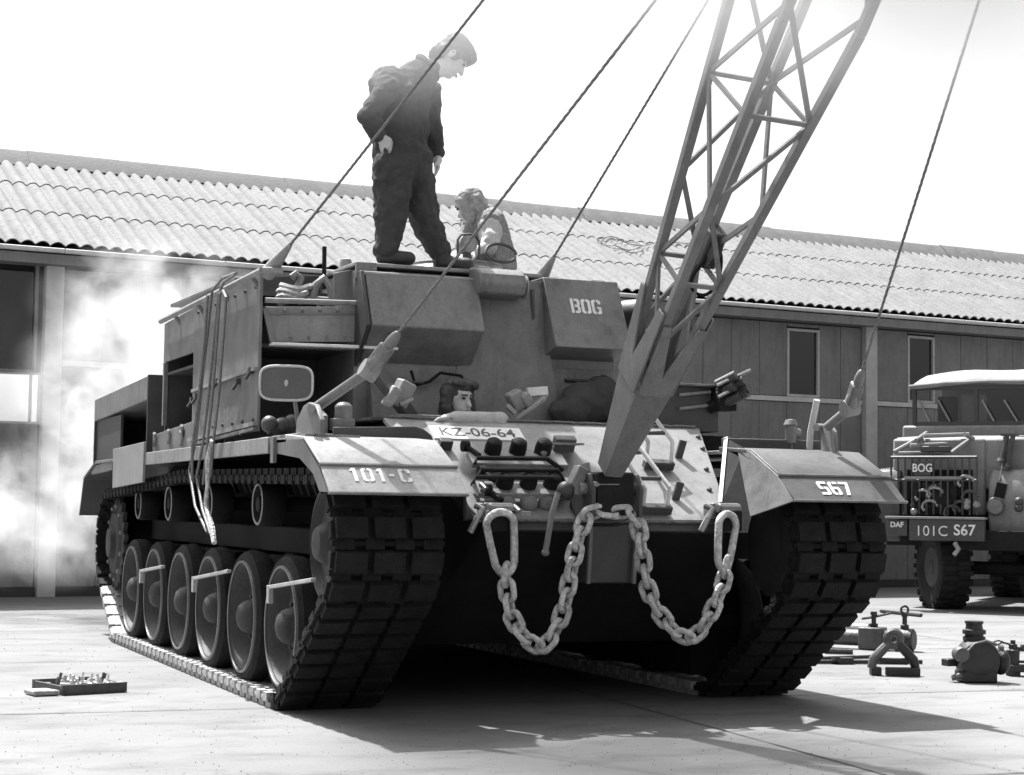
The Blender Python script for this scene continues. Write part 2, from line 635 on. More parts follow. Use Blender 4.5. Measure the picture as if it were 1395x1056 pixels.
# core behind the panels
GZ0, GZ1 = wall(30, 574)[1], wall(30, 508)[1] - 0.02      # glazed strip one can see through, left bay
for (a, b, c, d) in ((ULEFT, URIGHT, 0, GZ0 - .02), (ULEFT, URIGHT, GZ1 + .02, 4.05), (ULEFT, -4.1, GZ0 - .02, GZ1 + .02), (-0.09, URIGHT, GZ0 - .02, GZ1 + .02)):
    MB().bx(a, b, 0.10, 0.20, c, d).build("core_wall", WALLD, bld)
MB().bx(5.0, URIGHT, 6.0, 6.1, 0, 4.05).build("rear_wall", WALLD, bld)
MB().bx(URIGHT - .1, URIGHT, 0.2, 6.0, 0, 4.05).build("end_wall", WALLD, bld)
MB().bx(ULEFT, 5.0, 6.0, 6.1, 3.75, 4.05).build("rear_lintel", WALLD, bld)
# end gables follow the roof
PITCHR = R(26)
RLEN = 3.70
OVER = 0.45
# columns every 4.18 m, in front of the panels
for k in range(-1, 6):
    u = 4.18 * k
    c = MB().bx(u - 0.11, u + 0.11, -0.10, 0.06, 0, 4.0)
    c.build("column", COLM, bld, 0.006)
# wall panels between columns: upper and lower rows with a rail between
openings = []
wins = []
for (xa, xb, ya, yb) in ((1072, 1116, 447, 541), (1236, 1273, 457, 551)):
    u0, z1 = wall(xa, ya)
    u1, z0 = wall(xb, yb)
    wins.append((u0, u1, RAILZ + 0.04, z1))
wz1 = wall(30, 352)[1]
wz0 = wall(30, 508)[1]
wins.append((-4.0, -0.18, wz0, wz1))
def inwin(a, b):
    for w in wins:
        if a < w[1] - 0.05 and b > w[0] + 0.05:
            return w
    return None
for k in range(-2, 6):
    s0, s1 = 4.18 * k + 0.12, 4.18 * (k + 1) - 0.12
    # split points: equal boards, plus window edges
    cuts = [s0, s1]
    for w in wins:
        for q in w[:2]:
            if s0 + 0.1 < q < s1 - 0.1:
                cuts.append(q)
    cuts.sort()
    fin = []
    for a, b in zip(cuts[:-1], cuts[1:]):
        n = max(1, round((b - a) / 0.52))
        fin += [a + (b - a) * i / n for i in range(n)]
    fin.append(s1)
    for a, b in zip(fin[:-1], fin[1:]):
        w = inwin(a, b)
        d = random.uniform(-0.004, 0.004)
        if w is None:
            MB().bx(a + 0.005, b - 0.005, 0.0 + d, 0.05 + d, RAILZ + 0.045, 3.98).build("wall_panel", WALLM, bld)
        elif w[0] > 0:
            MB().bx(a + 0.005, b - 0.005, 0.0 + d, 0.05 + d, w[3] + 0.03, 3.98).build("wall_panel", WALLM, bld)
        if not (w and w[0] < 0):
            MB().bx(a + 0.005, b - 0.005, 0.0 + d, 0.05 + d, 0.12, RAILZ - 0.045).build("wall_panel", WALLM, bld)
    if k != -1:
        MB().bx(s0, s1, -0.03, 0.045, RAILZ - 0.035, RAILZ + 0.035).build("wall_rail", TRIM, bld)
    MB().bx(s0, s1, -0.02, 0.03, 0.0, 0.115).build("plinth", WALLD, bld)
# left bay: big dark window over two white boards, dark sheets below
def clear_glass():
    mt = bpy.data.materials.new("clear_glass")
    mt.use_nodes = True
    t = mt.node_tree
    t.nodes.clear()
    o = t.nodes.new("ShaderNodeOutputMaterial")
    mx = t.nodes.new("ShaderNodeMixShader")
    tr_ = t.nodes.new("ShaderNodeBsdfTransparent")
    tr_.inputs[0].default_value = (.93, .93, .93, 1)
    g_ = t.nodes.new("ShaderNodeBsdfGlossy")
    g_.inputs["Roughness"].default_value = 0.04
    f_ = t.nodes.new("ShaderNodeFresnel")
    t.links.new(f_.outputs[0], mx.inputs[0])
    t.links.new(tr_.outputs[0], mx.inputs[1])
    t.links.new(g_.outputs[0], mx.inputs[2])
    t.links.new(mx.outputs[0], o.inputs[0])
    return mt
CLEAR = clear_glass()
um = wall(42, 540)[0]
gw = MB()
for a in (-4.05, -3.0, -1.9, um, -0.13):
    gw.bx(a - .014, a + .014, 0.0, 0.06, GZ0, GZ1)
gw.bx(-4.05, -0.13, -.004, 0.064, GZ0 - .03, GZ0 - .002).bx(-4.05, -0.13, -.004, 0.064, GZ1 + .002, GZ1 + .03)
strip = gw.build("window", COLM, bld)
for a, b in ((-4.05, -3.0), (-3.0, -1.9), (-1.9, um), (um, -0.13)):
    MB().bx(a + 0.016, b - 0.016, 0.025, 0.031, GZ0, GZ1).build("pane", CLEAR, strip)
for a, b in ((-4.05, -2.7), (-2.7, -1.4), (-1.4, -0.13)):
    MB().bx(a + 0.01, b - 0.01, 0.0, 0.05, 0.12, wall(30, 574)[1] - 0.03).build("wall_panel", WALLM, bld)
for w in wins:
    fr = MB()
    fr.bx(w[0], w[0] + 0.04, -0.012, 0.05, w[2], w[3]).bx(w[1] - 0.04, w[1], -0.012, 0.05, w[2], w[3])
    fr.bx(w[0] + 0.04, w[1] - 0.04, -0.012, 0.05, w[3] - 0.04, w[3]).bx(w[0] + 0.04, w[1] - 0.04, -0.012, 0.05, w[2], w[2] + 0.04)
    f = fr.build("window", COLM if w[0] > 0 else WALLM, bld)
    if w[0] > 0:
        MB().bx(w[0] + 0.04, w[1] - 0.04, 0.03, 0.04, w[2] + 0.04, w[3] - 0.04).build("pane", PANE, f)
    else:
        n = 4
        for i in range(n):
            a = w[0] + 0.04 + (w[1] - w[0] - 0.08) * i / n
            b = w[0] + 0.04 + (w[1] - w[0] - 0.08) * (i + 1) / n
            MB().bx(a + 0.02, b - 0.02, 0.03, 0.04, w[2] + 0.04, w[3] - 0.04).build("pane", PANE, f)
# eave: fascia, soffit, gutter rail
MB().bx(ULEFT, URIGHT, -OVER + 0.06, 0.3, 4.0, 4.06).build("soffit", WALLM, bld)
MB().bx(ULEFT, URIGHT, -OVER + 0.03, -OVER + 0.06, 3.98, 4.10).build("fascia", WALLM, bld)
for k in range(-3, 12):
    MB().tube([(ULEFT + 0.0 + (k + 3) * 2.0, -OVER - 0.10, 4.13), (ULEFT + (k + 3) * 2.0 + 1.985, -OVER - 0.10, 4.13)], 0.03, 8).build("gutter_pipe", TRIM, bld)
# roof sheets
CP = 0.177
NC = 6
SW = CP * NC
def sheet_mesh(L):
    mb = MB()
    seg = NC * 8
    top, bot = [], []
    th = 0.012
    vs, fs = [], []
    for layer, dz in ((0, th), (1, 0.0)):
        for row in (0, 1):
            for i in range(seg + 1):
                x = i * SW / seg * 1.04
                z = 0.056 * abs(math.sin(math.pi * x / CP)) ** 0.75 - 0.028 + dz
                vs.append((x, row * L, z))
    n = seg + 1
    for layer in (0, 1):
        o = layer * 2 * n
        for i in range(seg):
            q = [o + i, o + i + 1, o + n + i + 1, o + n + i]
            fs.append(q if layer == 0 else q[::-1])
    for i in range(seg):
        fs.append([i, 2 * n + i, 2 * n + i + 1, i + 1])
        fs.append([n + i, n + i + 1, 3 * n + i + 1, 3 * n + i])
    fs.append([0, n, 3 * n, 2 * n])
    fs.append([n - 1, 3 * n - 1, 4 * n - 1, 2 * n - 1])
    mb.add(vs, fs)
    me = mb.mesh("roof_sheet", fix=False, sharp=50)
    me.materials.append(ROOFM)
    return me
ROWS = 3
RL = RLEN / ROWS
SHEET = sheet_mesh(RL + 0.10)
roof = MB().prism([(ULEFT, -OVER + 0.1, 4.07), (ULEFT, -OVER + RLEN * math.cos(PITCHR), 4.05 + RLEN * math.sin(PITCHR)), (ULEFT, -OVER + 2 * RLEN * math.cos(PITCHR), 4.07)], (URIGHT - ULEFT, 0, 0)).build("roof", WALLD, bld)
for row in range(ROWS):
    for i in range(int((URIGHT - ULEFT) / SW)):
        o = bpy.data.objects.new("roof_sheet", SHEET)
        COL.objects.link(o)
        o.parent = roof
        d = row * RL - 0.02
        o.location = (ULEFT + i * SW + random.uniform(-.003, .003), -OVER + d * math.cos(PITCHR), ZE + 0.05 + d * math.sin(PITCHR) + 0.003 * (i % 2) + random.uniform(-0.001, .001))
        o.rotation_euler = (PITCHR - R(0.55), 0, random.uniform(-.001, .001))
ry, rz = -OVER + RLEN * math.cos(PITCHR), ZE + 0.06 + RLEN * math.sin(PITCHR)
for i in range(int((URIGHT - ULEFT) / 1.25)):
    a = ULEFT + i * 1.25
    j = random.uniform(-.006, .012)
    c = MB()
    c.prism([(a, ry - 0.30, rz - 0.145 + j), (a, ry - 0.06, rz + 0.085 + j), (a, ry, rz + 0.115 + j), (a, ry + 0.06, rz + 0.085 + j), (a, ry + 0.3, rz - 0.145 + j)], (1.27, 0, 0))
    c.build("ridge_cap", RIDGEM, roof)
# loop of wire lying on the roof
wl = []
for i in range(40):
    q = i / 39 * 2 * math.pi * 1.9
    wl.append((math.cos(q) * (0.36 + 0.05 * math.sin(3 * q)), math.sin(q) * 0.30 + 0.02 * q, 0.02 * math.sin(5 * q)))
wire_c = atp(853, 337, BO + Vector((0, 0, ZE)) - BV * OVER, Vector((0, 0, 1)) * math.cos(PITCHR) - BV * math.sin(PITCHR), 0.10)
rotw = Matrix.Rotation(BA, 3, 'Z') @ Matrix.Rotation(PITCHR, 3, 'X')
w2 = MB().tube([wire_c + rotw @ Vector(p) for p in wl] + [wire_c + rotw @ Vector((0.9, 0.5, 0)), wire_c + rotw @ Vector((1.6, 0.55, 0.0))], 0.007, 6)
solo(w2, "wire_coil", ROPEM, wire_c, "loose loop of dark wire lying on the corrugated roof", "wire")

# ------------------------------------------------------------------ recovery vehicle
tank = empty("recovery_vehicle", (0, 2.4, 0), "tracked armoured recovery vehicle with open hatches, marked 101-C and BOG", "armoured vehicle")
T = tank
# --- hull: lofted sections (y, half width, z bottom, z top), belly lowered to darken the gap
secs = [(-0.93, 0.735, 1.02, 1.07), (-0.55, 0.86, 0.62, 1.325), (-0.25, 0.93, 0.36, 1.52), (-0.10, 0.99, 0.36, 1.615), (0.5, 0.99, 0.36, 1.615), (5.4, 0.99, 0.36, 1.60), (6.1, 0.99, 0.95, 1.50)]
vs, fs = [], []
for y, w, z0, z1 in secs:
    vs += [(-w, y, z0), (w, y, z0), (w, y, z1), (-w, y, z1)]
for i in range(len(secs) - 1):
    a = 4 * i
    for j in range(4):
        k = (j + 1) % 4
        fs.append([a + j, a + k, a + 4 + k, a + 4 + j])
fs.append([0, 3, 2, 1])
e = 4 * (len(secs) - 1)
fs.append([e, e + 1, e + 2, e + 3])
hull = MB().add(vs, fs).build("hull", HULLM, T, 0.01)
# glacis plate laid over the hull nose
GP = Vector((0, -0.93, 1.085))
GN = Vector((0, -0.55, 0.83)).normalized()
GLAC = mat("glacis_paint_glare", 0.25, 0.40, 0.20, 3.0, 0.15, 9, stain=0.2)  # paint lightened to put the sun's glare into its colour
gl = MB()
gp = [Vector((-0.76, -0.945, 1.075)), Vector((0.755, -0.945, 1.075)), Vector((1.0, -0.10, 1.635)), Vector((-1.03, -0.10, 1.635))]
gl.prism(gp, GN * -0.03)
glacis = gl.build("glacis_plate", GLAC, T, 0.006)
GPT, GNN = gp[0], (gp[1] - gp[0]).cross(gp[3] - gp[0]).normalized()
def gla(px, py, off=0.0):
    return atp(px, py, GPT, GNN, off)
MB().prism([(-1.10, -0.10, 1.622), (0.99, -0.10, 1.622), (0.99, 0.52, 1.622), (-1.10, 0.52, 1.622)], (0, 0, 0.015)).build("front_deck", PAINTD, T)
# nose step under the glacis edge and the central panel on the lower nose
MB().xprof([(-0.955, 1.015), (-0.93, 1.07), (-0.90, 1.07), (-0.90, 1.0)], -0.73, 0.73).build("nose_lip", PAINTD, T)
pl0, pl1, pl2, pl3 = [at(x, y, Y=-0.96) for x, y in ((803, 716), (865, 716), (865, 795), (803, 795))]
MB().prism([pl0, pl1, pl2 + Vector((0, .04, 0)), pl3 + Vector((0, .04, 0))], (0, 0.12, 0)).build("nose_panel", PAINTD, T, 0.008)
for a, b in ((pl0, pl3), (pl1, pl2)):
    MB().bar(a + Vector((0, -.02, 0)), b + Vector((0, .02, 0)), 0.018, 0.03).build("panel_rib", PAINT, T)
# bolts down the right edge of the glacis
for px, py in ((957, 612), (962, 640), (966, 668), (951, 596)):
    p = gla(px, py, 0.0)
    MB().lathe([(0.016, 0), (0.016, 0.012), (0.008, 0.016)], p, GNN, 6).build("bolt", PAINTD, T)

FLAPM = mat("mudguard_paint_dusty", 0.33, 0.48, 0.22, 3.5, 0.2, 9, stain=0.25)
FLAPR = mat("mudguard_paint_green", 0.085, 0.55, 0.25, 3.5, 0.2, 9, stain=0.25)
# --- track guards along both sides
for sgn in (-1, 1):
    n = "track_guard"
    gd = MB()
    gd.bx(sgn * 0.98, sgn * 1.69, -0.45, 5.75, 1.465, 1.49)
    gd.build(n, PAINT, T, 0.004)
    rl = MB()
    rl.bx(sgn * 1.675, sgn * 1.70, -0.1, 3.47, 1.415, 1.505)
    r_ = rl.build("guard_rail", PAINTL if sgn < 0 else PAINT, T, 0.004)
    # sloping rear flap
    rf = MB()
    rf.xprof([(5.75, 1.465), (5.75, 1.49), (6.35, 1.36), (6.55, 1.02), (6.52, 1.02), (6.32, 1.34)], sgn * 1.0, sgn * 1.69)
    rf.build("rear_mudguard", PAINTD, T, 0.004)
    # front mudguard: top, slope, flap
    mg = MB()
    mg.xprof([(-0.42, 1.485), (-0.42, 1.51), (-0.80, 1.485), (-1.10, 1.345), (-1.115, 1.33), (-1.28, 1.195), (-1.265, 1.19), (-1.10, 1.315), (-1.085, 1.325), (-0.79, 1.465)], sgn * 0.96, sgn * 1.69)
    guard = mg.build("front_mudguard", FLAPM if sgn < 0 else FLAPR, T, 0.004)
    lip = MB()
    lip.tube([(sgn * 0.955, -1.278, 1.193), (sgn * 1.695, -1.278, 1.193)], 0.009, 6)
    lip.tube([(sgn * 0.955, -1.113, 1.337), (sgn * 1.695, -1.113, 1.337)], 0.010, 6)
    lip.build("edge_bead", PAINT, guard)
    sv = MB()
    sv.prism([(sgn * 1.69, y, z) for y, z in ((-0.20, 1.49), (-0.80, 1.475), (-1.105, 1.335), (-1.275, 1.195), (-1.10, 1.20), (-0.98, 1.29), (-0.72, 1.375), (-0.25, 1.41))], (sgn * -0.012, 0, 0))
    sv.build("side_valance", PAINT, guard, 0.003)
    if sgn < 0:
        hp = MB().bx(-1.71, -1.69, -0.26, -0.20, 1.36, 1.50)
        hp.build("hinge_post", PAINT, guard)
# raised splash plate behind the left mudguard
sp = MB()
sp.prism([at(x, y, Y=-0.45) for x, y in ((455, 600), (592, 603), (588, 593), (578, 585), (566, 581), (455, 582))], (0, 0.03, 0))
sp.build("splash_plate", PAINTD, T, 0.004)
sp2 = MB().bx(-1.62, -1.05, -0.42, 0.45, 1.49, 1.52)
sp2.build("guard_top_plate", PAINTL, T, 0.004)
MATTE = mat("gusset_shade_black", 0.03, 0.95, 0.3, 4, 0.1, 40, spec=0.1)  # near-black colour paints shade onto the inner gusset
# inner gusset and shroud of the right mudguard
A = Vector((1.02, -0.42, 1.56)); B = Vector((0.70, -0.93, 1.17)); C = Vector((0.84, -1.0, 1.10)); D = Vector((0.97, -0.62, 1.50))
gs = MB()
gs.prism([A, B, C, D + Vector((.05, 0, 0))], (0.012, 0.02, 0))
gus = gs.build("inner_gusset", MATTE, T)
MB().bar(A + Vector((-.01, 0, .005)), B + Vector((-.01, 0, .005)), 0.022, 0.012, up=(-1, -1, 1)).build("gusset_edge", PAINTL, gus)
g2 = MB()
g2.prism([D, C, Vector((0.96, -1.275, 1.19)), Vector((0.955, -1.10, 1.335)), Vector((0.955, -0.80, 1.475))], (0.02, 0.01, 0))
g2.build("inner_shroud", PAINT, T, 0.003)
gu2 = MB().bx(0.985, 1.66, -0.44, -0.40, 1.48, 1.565)
gu2.build("splash_plate", PAINTD, T, 0.01)
# mirrored simple gusset at the left nose
gl_ = MB()
gl_.prism([(-0.95, -0.42, 1.50), (-0.78, -0.95, 1.07), (-0.86, -1.0, 1.06), (-0.955, -1.25, 1.20), (-0.955, -1.08, 1.33), (-0.955, -0.8, 1.47)], (-0.012, 0.01, 0))
gl_.build("inner_gusset", PAINTD, T)

# --- markings
fdir = Vector((0, -1.28 + 1.115, 1.195 - 1.33)).normalized()
def on_flap(px, py):
    n = Vector((0, fdir.z, -fdir.y))
    return atp(px, py, (0, -1.28, 1.195), n), n
p, n = on_flap(519, 648)
stencil("101-C", 0.105, WHITE, p, (1, 0, 0), -fdir, T, sx=1.05, gap=0.2)
p, n = on_flap(1137, 666)
stencil("S67", 0.115, WHITE, p, (1, 0, 0), -fdir, T, sx=0.95, gap=0.1)
# number plate painted on the glacis
c4 = [gla(x, y, 0.004) for x, y in ((584, 602), (712, 600), (704, 585), (590, 583))]
gx, gy = Vector((1, 0, 0)), Vector((0, 0.83, 0.55)).normalized()
pc = gla(650, 591.5, 0.0)
PLW, PLH = 0.56, 0.135
pm = MB().prism([pc + gx * (sx * PLW / 2) + gy * (sy * PLH / 2) + GNN * 0.008 for sx, sy in ((-1, -1), (1, -1), (1, 1), (-1, 1))], GNN * -0.008)
plate = pm.build("number_plate", mat("plate_white", 0.82, 0.5, 0.06, 9), T)
lettering("KZ-06-64", 0.125, mat("plate_letters", 0.09, 0.6, 0.3, 20), pc + GNN * 0.006, gx, gy, plate, bold=0.001, sx=0.95)

# --- superstructure
SUP = PAINT
ZT = 2.56
cab = MB()
cab.xprof([(0.52, 1.62), (0.52, ZT), (3.3, ZT + 0.02), (3.3, 1.62)], -1.02, 0.72)
cabin = cab.build("cabin", SUP, T, 0.008)
# lower front plate of the cabin, sloping forward to the deck
MB().xprof([(0.515, 2.02), (0.40, 1.64), (0.515, 1.64)], -0.93, 0.70).build("lower_front_plate", SUP, T, 0.005)
# left bin hanging on the cabin front
lb = MB().xprof([(0.515, 2.53), (0.42, 2.53), (0.265, 2.20), (0.515, 1.99)], -0.99, -0.27)
lbin = lb.build("front_bin", SUP, T, 0.008)
MB().tube([(-1.0, 0.43, 2.525), (-0.10, 0.43, 2.525)], 0.016, 8).build("bin_rail", PAINTL, lbin)
MB().xprof([(0.41, 2.54), (0.255, 2.20), (0.50, 1.97), (0.52, 2.54)], -1.025, -1.0).build("bin_end_plate", PAINTD, lbin, 0.004)
# middle plate between the bins
mp_ = MB()
mp_.prism([(-0.25, 0.50, 2.52), (0.19, 0.50, 2.52), (0.26, 0.50, 2.05), (0.30, 0.40, 1.66), (-0.50, 0.40, 1.66), (-0.36, 0.50, 2.0)], (0, 0.02, 0))
mp_.build("middle_plate", SUP, T, 0.004)
MB().bar((0.13, 0.49, 2.50), (0.15, 0.49, 2.0), 0.02, 0.012, up=(0, 1, 0)).build("weld_strip", PAINTD, T)
# right bin marked BOG
rb = MB().xprof([(0.95, 2.585), (0.50, 2.585), (0.28, 2.13), (0.60, 2.05), (0.95, 2.05)], 0.205, 0.725)
rbin = rb.build("front_bin", SUP, T, 0.006)
nb = Vector((0, -0.455, 0.22)).normalized()
pb = atp(798, 418, (0, 0.28, 2.13), Vector((0, -0.9, 0.435)))
stencil("BOG", 0.105, WHITE, pb, (1, 0, 0), Vector((0, 0.22, 0.455)), rbin, sx=1.08, gap=0.08)
# roof slab and front coaming
MB().bx(-1.03, 0.2, 0.505, 3.3, 2.58, 2.605).build("roof_plate", PAINTL, T, 0.006)
MB().bx(-1.03, -0.9, 0.47, 0.50, 2.50, 2.60).build("corner_strip", PAINT, T, 0.004)
# roller fairlead on the roof front
fl = MB()
fl.xprof([(0.52, 2.615), (0.38, 2.60), (0.32, 2.56), (0.30, 2.50), (0.33, 2.44), (0.52, 2.42)], -0.29, 0.015)
fair = fl.build("fairlead_cover", PAINT, T, 0.012)
MB().lathe([(0.06, 0), (0.075, 0.01), (0.075, 0.02), (0.03, 0.03)], (0.03, 0.42, 2.50), (1, 0, 0), 16).build("fairlead_end", PAINTL, fair)
# cupola with ring handle and lamp
cp = MB().lathe([(0.34, 0), (0.34, 0.10), (0.31, 0.13), (0.31, 0.15), (0.25, 0.15)], (-0.10, 1.25, 2.58), (0, 0, 1), 28)
cup = cp.build("cupola", PAINT, T, 0.004)
for dz in (0.02, 0.075):
    MB().lathe([(0.352, dz), (0.36, dz + .012), (0.352, dz + .024)], (-0.10, 1.25, 2.58), (0, 0, 1), 28).build("cupola_ring", PAINTD, cup)
ringc = at(683, 345, Y=1.0)
rg = [ringc + Vector((math.cos(q) * 0.105, 0.04 * math.sin(q), math.sin(q) * 0.065)) for q in [2 * math.pi * i / 20 for i in range(19)]]
MB().tube(rg, 0.011, 6).build("ring_handle", PAINTD, T)
lc = at(636, 333, Y=0.95)
lamp = MB().lathe([(0.055, -0.06), (0.062, 0.0), (0.06, 0.035), (0.04, 0.05)], lc, (0.1, -1, 0.1), 16).build("roof_lamp", PAINTL, T)
for s_ in (-1, 1):
    MB().tube([lc + Vector((s_ * .075, -.03, -.10)), lc + Vector((s_ * .075, -.03, .02)), lc + Vector((s_ * .05, -.03, .055)), lc + Vector((0, -.03, .062))], 0.008, 6).build("lamp_guard", PAINTD, lamp)
MB().tube([lc + Vector((0, 0, -.05)), Vector((lc.x, lc.y, 2.60))], 0.03, 8).build("lamp_stalk", PAINTD, lamp)
# small roof fittings
pa = at(442, 362, Y=1.1)
MB().tube([Vector((pa.x, 1.1, 2.5)), at(442, 336, Y=1.1)], 0.014, 6).build("antenna_post", DARK, T)
pv = at(471, 358, Y=0.95)
MB().lathe([(0.04, -0.08), (0.04, 0.0), (0.034, 0.02), (0.02, 0.025)], pv, (0, 0, 1), 12).build("roof_vent", PAINTL, T)
MB().bar((-1.0, 0.75, 2.61), (-0.35, 0.75, 2.61), 0.16, 0.012).build("roof_walkway", PAINTD, T)
# cabin left flank step-down plate
MB().prism([at(x, y, Y=0.60) for x, y in ((455, 372), (486, 366), (486, 410), (455, 408))], (0, 0.02, 0)).build("flank_plate", PAINT, T, 0.003)

WELD = mat("weld_bead", 0.14, 0.6, 0.35, 40, 0.6, 120)
def weld(pts, r_=0.007):
    out = []
    for a, b in zip(pts[:-1], pts[1:]):
        a, b = Vector(a), Vector(b)
        k = max(2, int((b - a).length / 0.03))
        out += [a.lerp(b, i / k) + Vector((random.uniform(-.002, .002),) * 3) for i in range(k)]
    out.append(Vector(pts[-1]))
    return MB().tube(out, r_, 5).build("weld_bead", WELD, T)
weld([(-0.262, 0.497, 2.51), (-0.262, 0.497, 2.03)])
weld([(0.198, 0.497, 2.51), (0.198, 0.497, 2.06)])
weld([(-0.92, 0.515, 2.02), (-0.40, 0.505, 2.005), (0.20, 0.505, 2.03)])
weld([(-0.92, 0.398, 1.645), (0.66, 0.398, 1.645)], 0.009)
weld([(-1.0, -0.105, 1.642), (0.97, -0.105, 1.642)], 0.008)
weld([(-0.735, -0.947, 1.066), (0.735, -0.947, 1.066)], 0.009)
for x0_, x1_, y_, z_ in ((-0.85, -0.62, 0.40, 1.88), (0.36, 0.58, 0.47, 1.94)):
    MB().tube([(x0_, y_ + .08, z_), (x0_, y_, z_), (x1_, y_, z_), (x1_, y_ + .08, z_)], 0.010, 6).build("grab_handle", PAINTD, T)
hose = [at(x, y, Y=0.42) for x, y in ((560, 505), (566, 525), (585, 520), (600, 508), (628, 512), (640, 530))]
MB().tube(hose, 0.010, 6).build("cable", DARK, T)
for i in range(9):
    MB().lathe([(0.012, 0), (0.012, 0.010), (0.005, 0.014)], (-0.95 + i * 0.08, 0.418 - 0.0, 2.49), (0, -1, 0), 6).build("bolt", PAINTD, T)
for i in range(7):
    for zz in (1.63, 2.42):
        MB().lathe([(0.013, 0), (0.013, 0.010), (0.005, 0.014)], (-1.62, 0.55 + i * 0.26, zz), (-1, 0, 0), 6).build("bolt", PAINTD, T)
# dents: hinges along the lid of the BOG bin
for x_ in (0.30, 0.62):
    MB().box((x_, 0.60, 2.59), (0.09, 0.06, 0.014)).build("lid_hinge", PAINTD, rbin)

# --- left sponson: side plate with an opening at the rear
SX = -1.62
side = MB()
top_f, top_r = at(356, 372, X=SX).z, at(224, 440, X=SX).z
ZS = 2.47
y0, y1 = 0.47, 3.28
oy0, oz0, oz1 = at(263, 500, X=SX).y, at(240, 578, X=SX).z, at(240, 488, X=SX).z
s1 = MB().prism([(SX, y0, 1.56), (SX, oy0, 1.56), (SX, oy0, ZS), (SX, y0, ZS + .03)], (0.02, 0, 0))
sideplate = s1.build("side_plate", PAINT, T, 0.004)
MB().prism([(SX + .002, oy0 + .004, oz1), (SX + .002, y1, oz1), (SX + .002, y1, ZS - .02), (SX + .002, oy0 + .004, ZS)], (0.02, 0, 0)).build("side_plate_upper", PAINT, sideplate, 0.004)
MB().bx(SX, SX + .03, y1 - 0.04, y1, 1.70, oz1 - .004).build("corner_post", PAINT, sideplate)
MB().prism([(SX - .004, oy0 - 0.1, 1.50), (SX - .004, y1 + .3, 1.50), (SX - .004, y1 + .3, oz0 - .05), (SX - .004, oy0 - 0.1, oz0)], (0.018, 0, 0)).build("lower_locker_side", PAINT, sideplate, 0.004)
# mid seam and bottom angle irons with bolts
MB().bar(at(348, 502, X=SX - .012), at(262, 533, X=SX - .012), 0.02, 0.02).build("seam_strip", PAINTL, sideplate)
MB().bar(at(348, 577, X=SX - .02), at(258, 600, X=SX - .02), 0.03, 0.025).build("angle_iron", PAINTL, sideplate)
MB().bar(at(348, 584, X=SX - .03), at(262, 606, X=SX - .03), 0.03, 0.02).build("angle_iron", PAINT, sideplate)
for px, py in ((324, 520), (268, 540), (262, 545), (342, 505), (296, 520), (335, 582), (300, 590), (275, 596)):
    p = at(px, py, X=SX - .012)
    MB().box(p, (0.03, 0.05, 0.035)).tube([p, p + Vector((-.03, 0.01, -.05))], 0.010, 6).build("latch", PAINTD, sideplate)
for px, py in ((212, 598), (231, 594), (249, 588), (248, 596)):
    p = at(px, py, X=SX - .012)
    MB().tube([p + Vector((0, .05, -.05)), p, p + Vector((-.02, -.05, .04))], 0.013, 6).build("clamp", PAINTL, sideplate)
# back wall and floor, inner wall of the sponson
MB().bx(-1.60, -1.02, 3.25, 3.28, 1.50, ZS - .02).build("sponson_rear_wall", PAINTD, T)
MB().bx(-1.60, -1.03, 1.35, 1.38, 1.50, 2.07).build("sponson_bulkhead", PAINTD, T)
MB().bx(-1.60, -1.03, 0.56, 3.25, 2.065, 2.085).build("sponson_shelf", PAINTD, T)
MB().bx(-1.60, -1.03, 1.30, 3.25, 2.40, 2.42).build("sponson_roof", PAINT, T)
# riveted front panel, and a visor strip whose near-white colour paints a sunlit edge
fp = MB().prism([at(x, y, Y=0.50) for x, y in ((362, 418), (486, 418), (498, 466), (368, 466))], (0, 0.02, 0))
fpan = fp.build("riveted_panel", PAINTL, T, 0.003)
MB().tube([at(361, 409, Y=0.49), at(485, 413, Y=0.49)], 0.016, 8).build("panel_rail", PAINTL, fpan)
MB().bar(at(362, 427, Y=0.493), at(488, 427, Y=0.493), 0.010, 0.012, up=(0, 1, 0)).build("panel_seam", PAINT, fpan)
for i in range(6):
    for (xa, xb, yy) in ((364, 484, 423), (372, 494, 460)):
        p = at(xa + (xb - xa) * i / 5, yy, Y=0.497)
        MB().ell(p, (0.012, 0.008, 0.012), n=8, k=4).build("rivet", PAINT, fpan)
MB().prism([at(x, y, Y=0.40) for x, y in ((372, 466), (543, 472), (543, 477), (400, 471), (372, 470))], (0, 0.10, 0)).build("visor_strip", mat("sunlit_edge_tone", 0.75, 0.4, 0.15, 6), T, 0.004)
MB().bar(at(361, 420, Y=0.48), at(372, 470, Y=0.48), 0.02, 0.03).build("panel_edge", PAINT, fpan)
# coil of rope and blocks lying in the tray
tr = MB()
for i in range(3):
    c = at(395 + i * 4, 402 - 3 * i, Y=0.75)
    tr.tube([c + Vector((math.cos(q) * (.075 + .015 * math.sin(2 * q + i)), math.sin(q) * .09, 0.022 * i - .03 + .015 * math.sin(q * 2 + i))) for q in [2 * math.pi * j / 16 for j in range(16)]], 0.02, 6, closed=True)
solo(tr, "rope_coil", mat("hemp_rope", 0.36, 0.8, 0.25, 40, .3, 90), at(395, 406, Y=0.75), "pale rope coil lying in the tray above the riveted panel", "rope")
sk = MB()
c = at(440, 402, Y=0.75)
sk.tube([c + Vector((-.07, 0, -.03)), c + Vector((-.045, 0, .06)), c + Vector((0, 0, .105)), c + Vector((.045, 0, .06)), c + Vector((.06, 0, -.03))], 0.026, 8)
sk.tube([c + Vector((-.10, 0, -.03)), c + Vector((.10, 0, -.03))], 0.02, 8)
solo(sk, "bow_shackle", PAINTL, c + Vector((0, 0, -.05)), "grey bow shackle standing in the tray beside the rope coil", "shackle")
c = at(405, 392, Y=0.80)
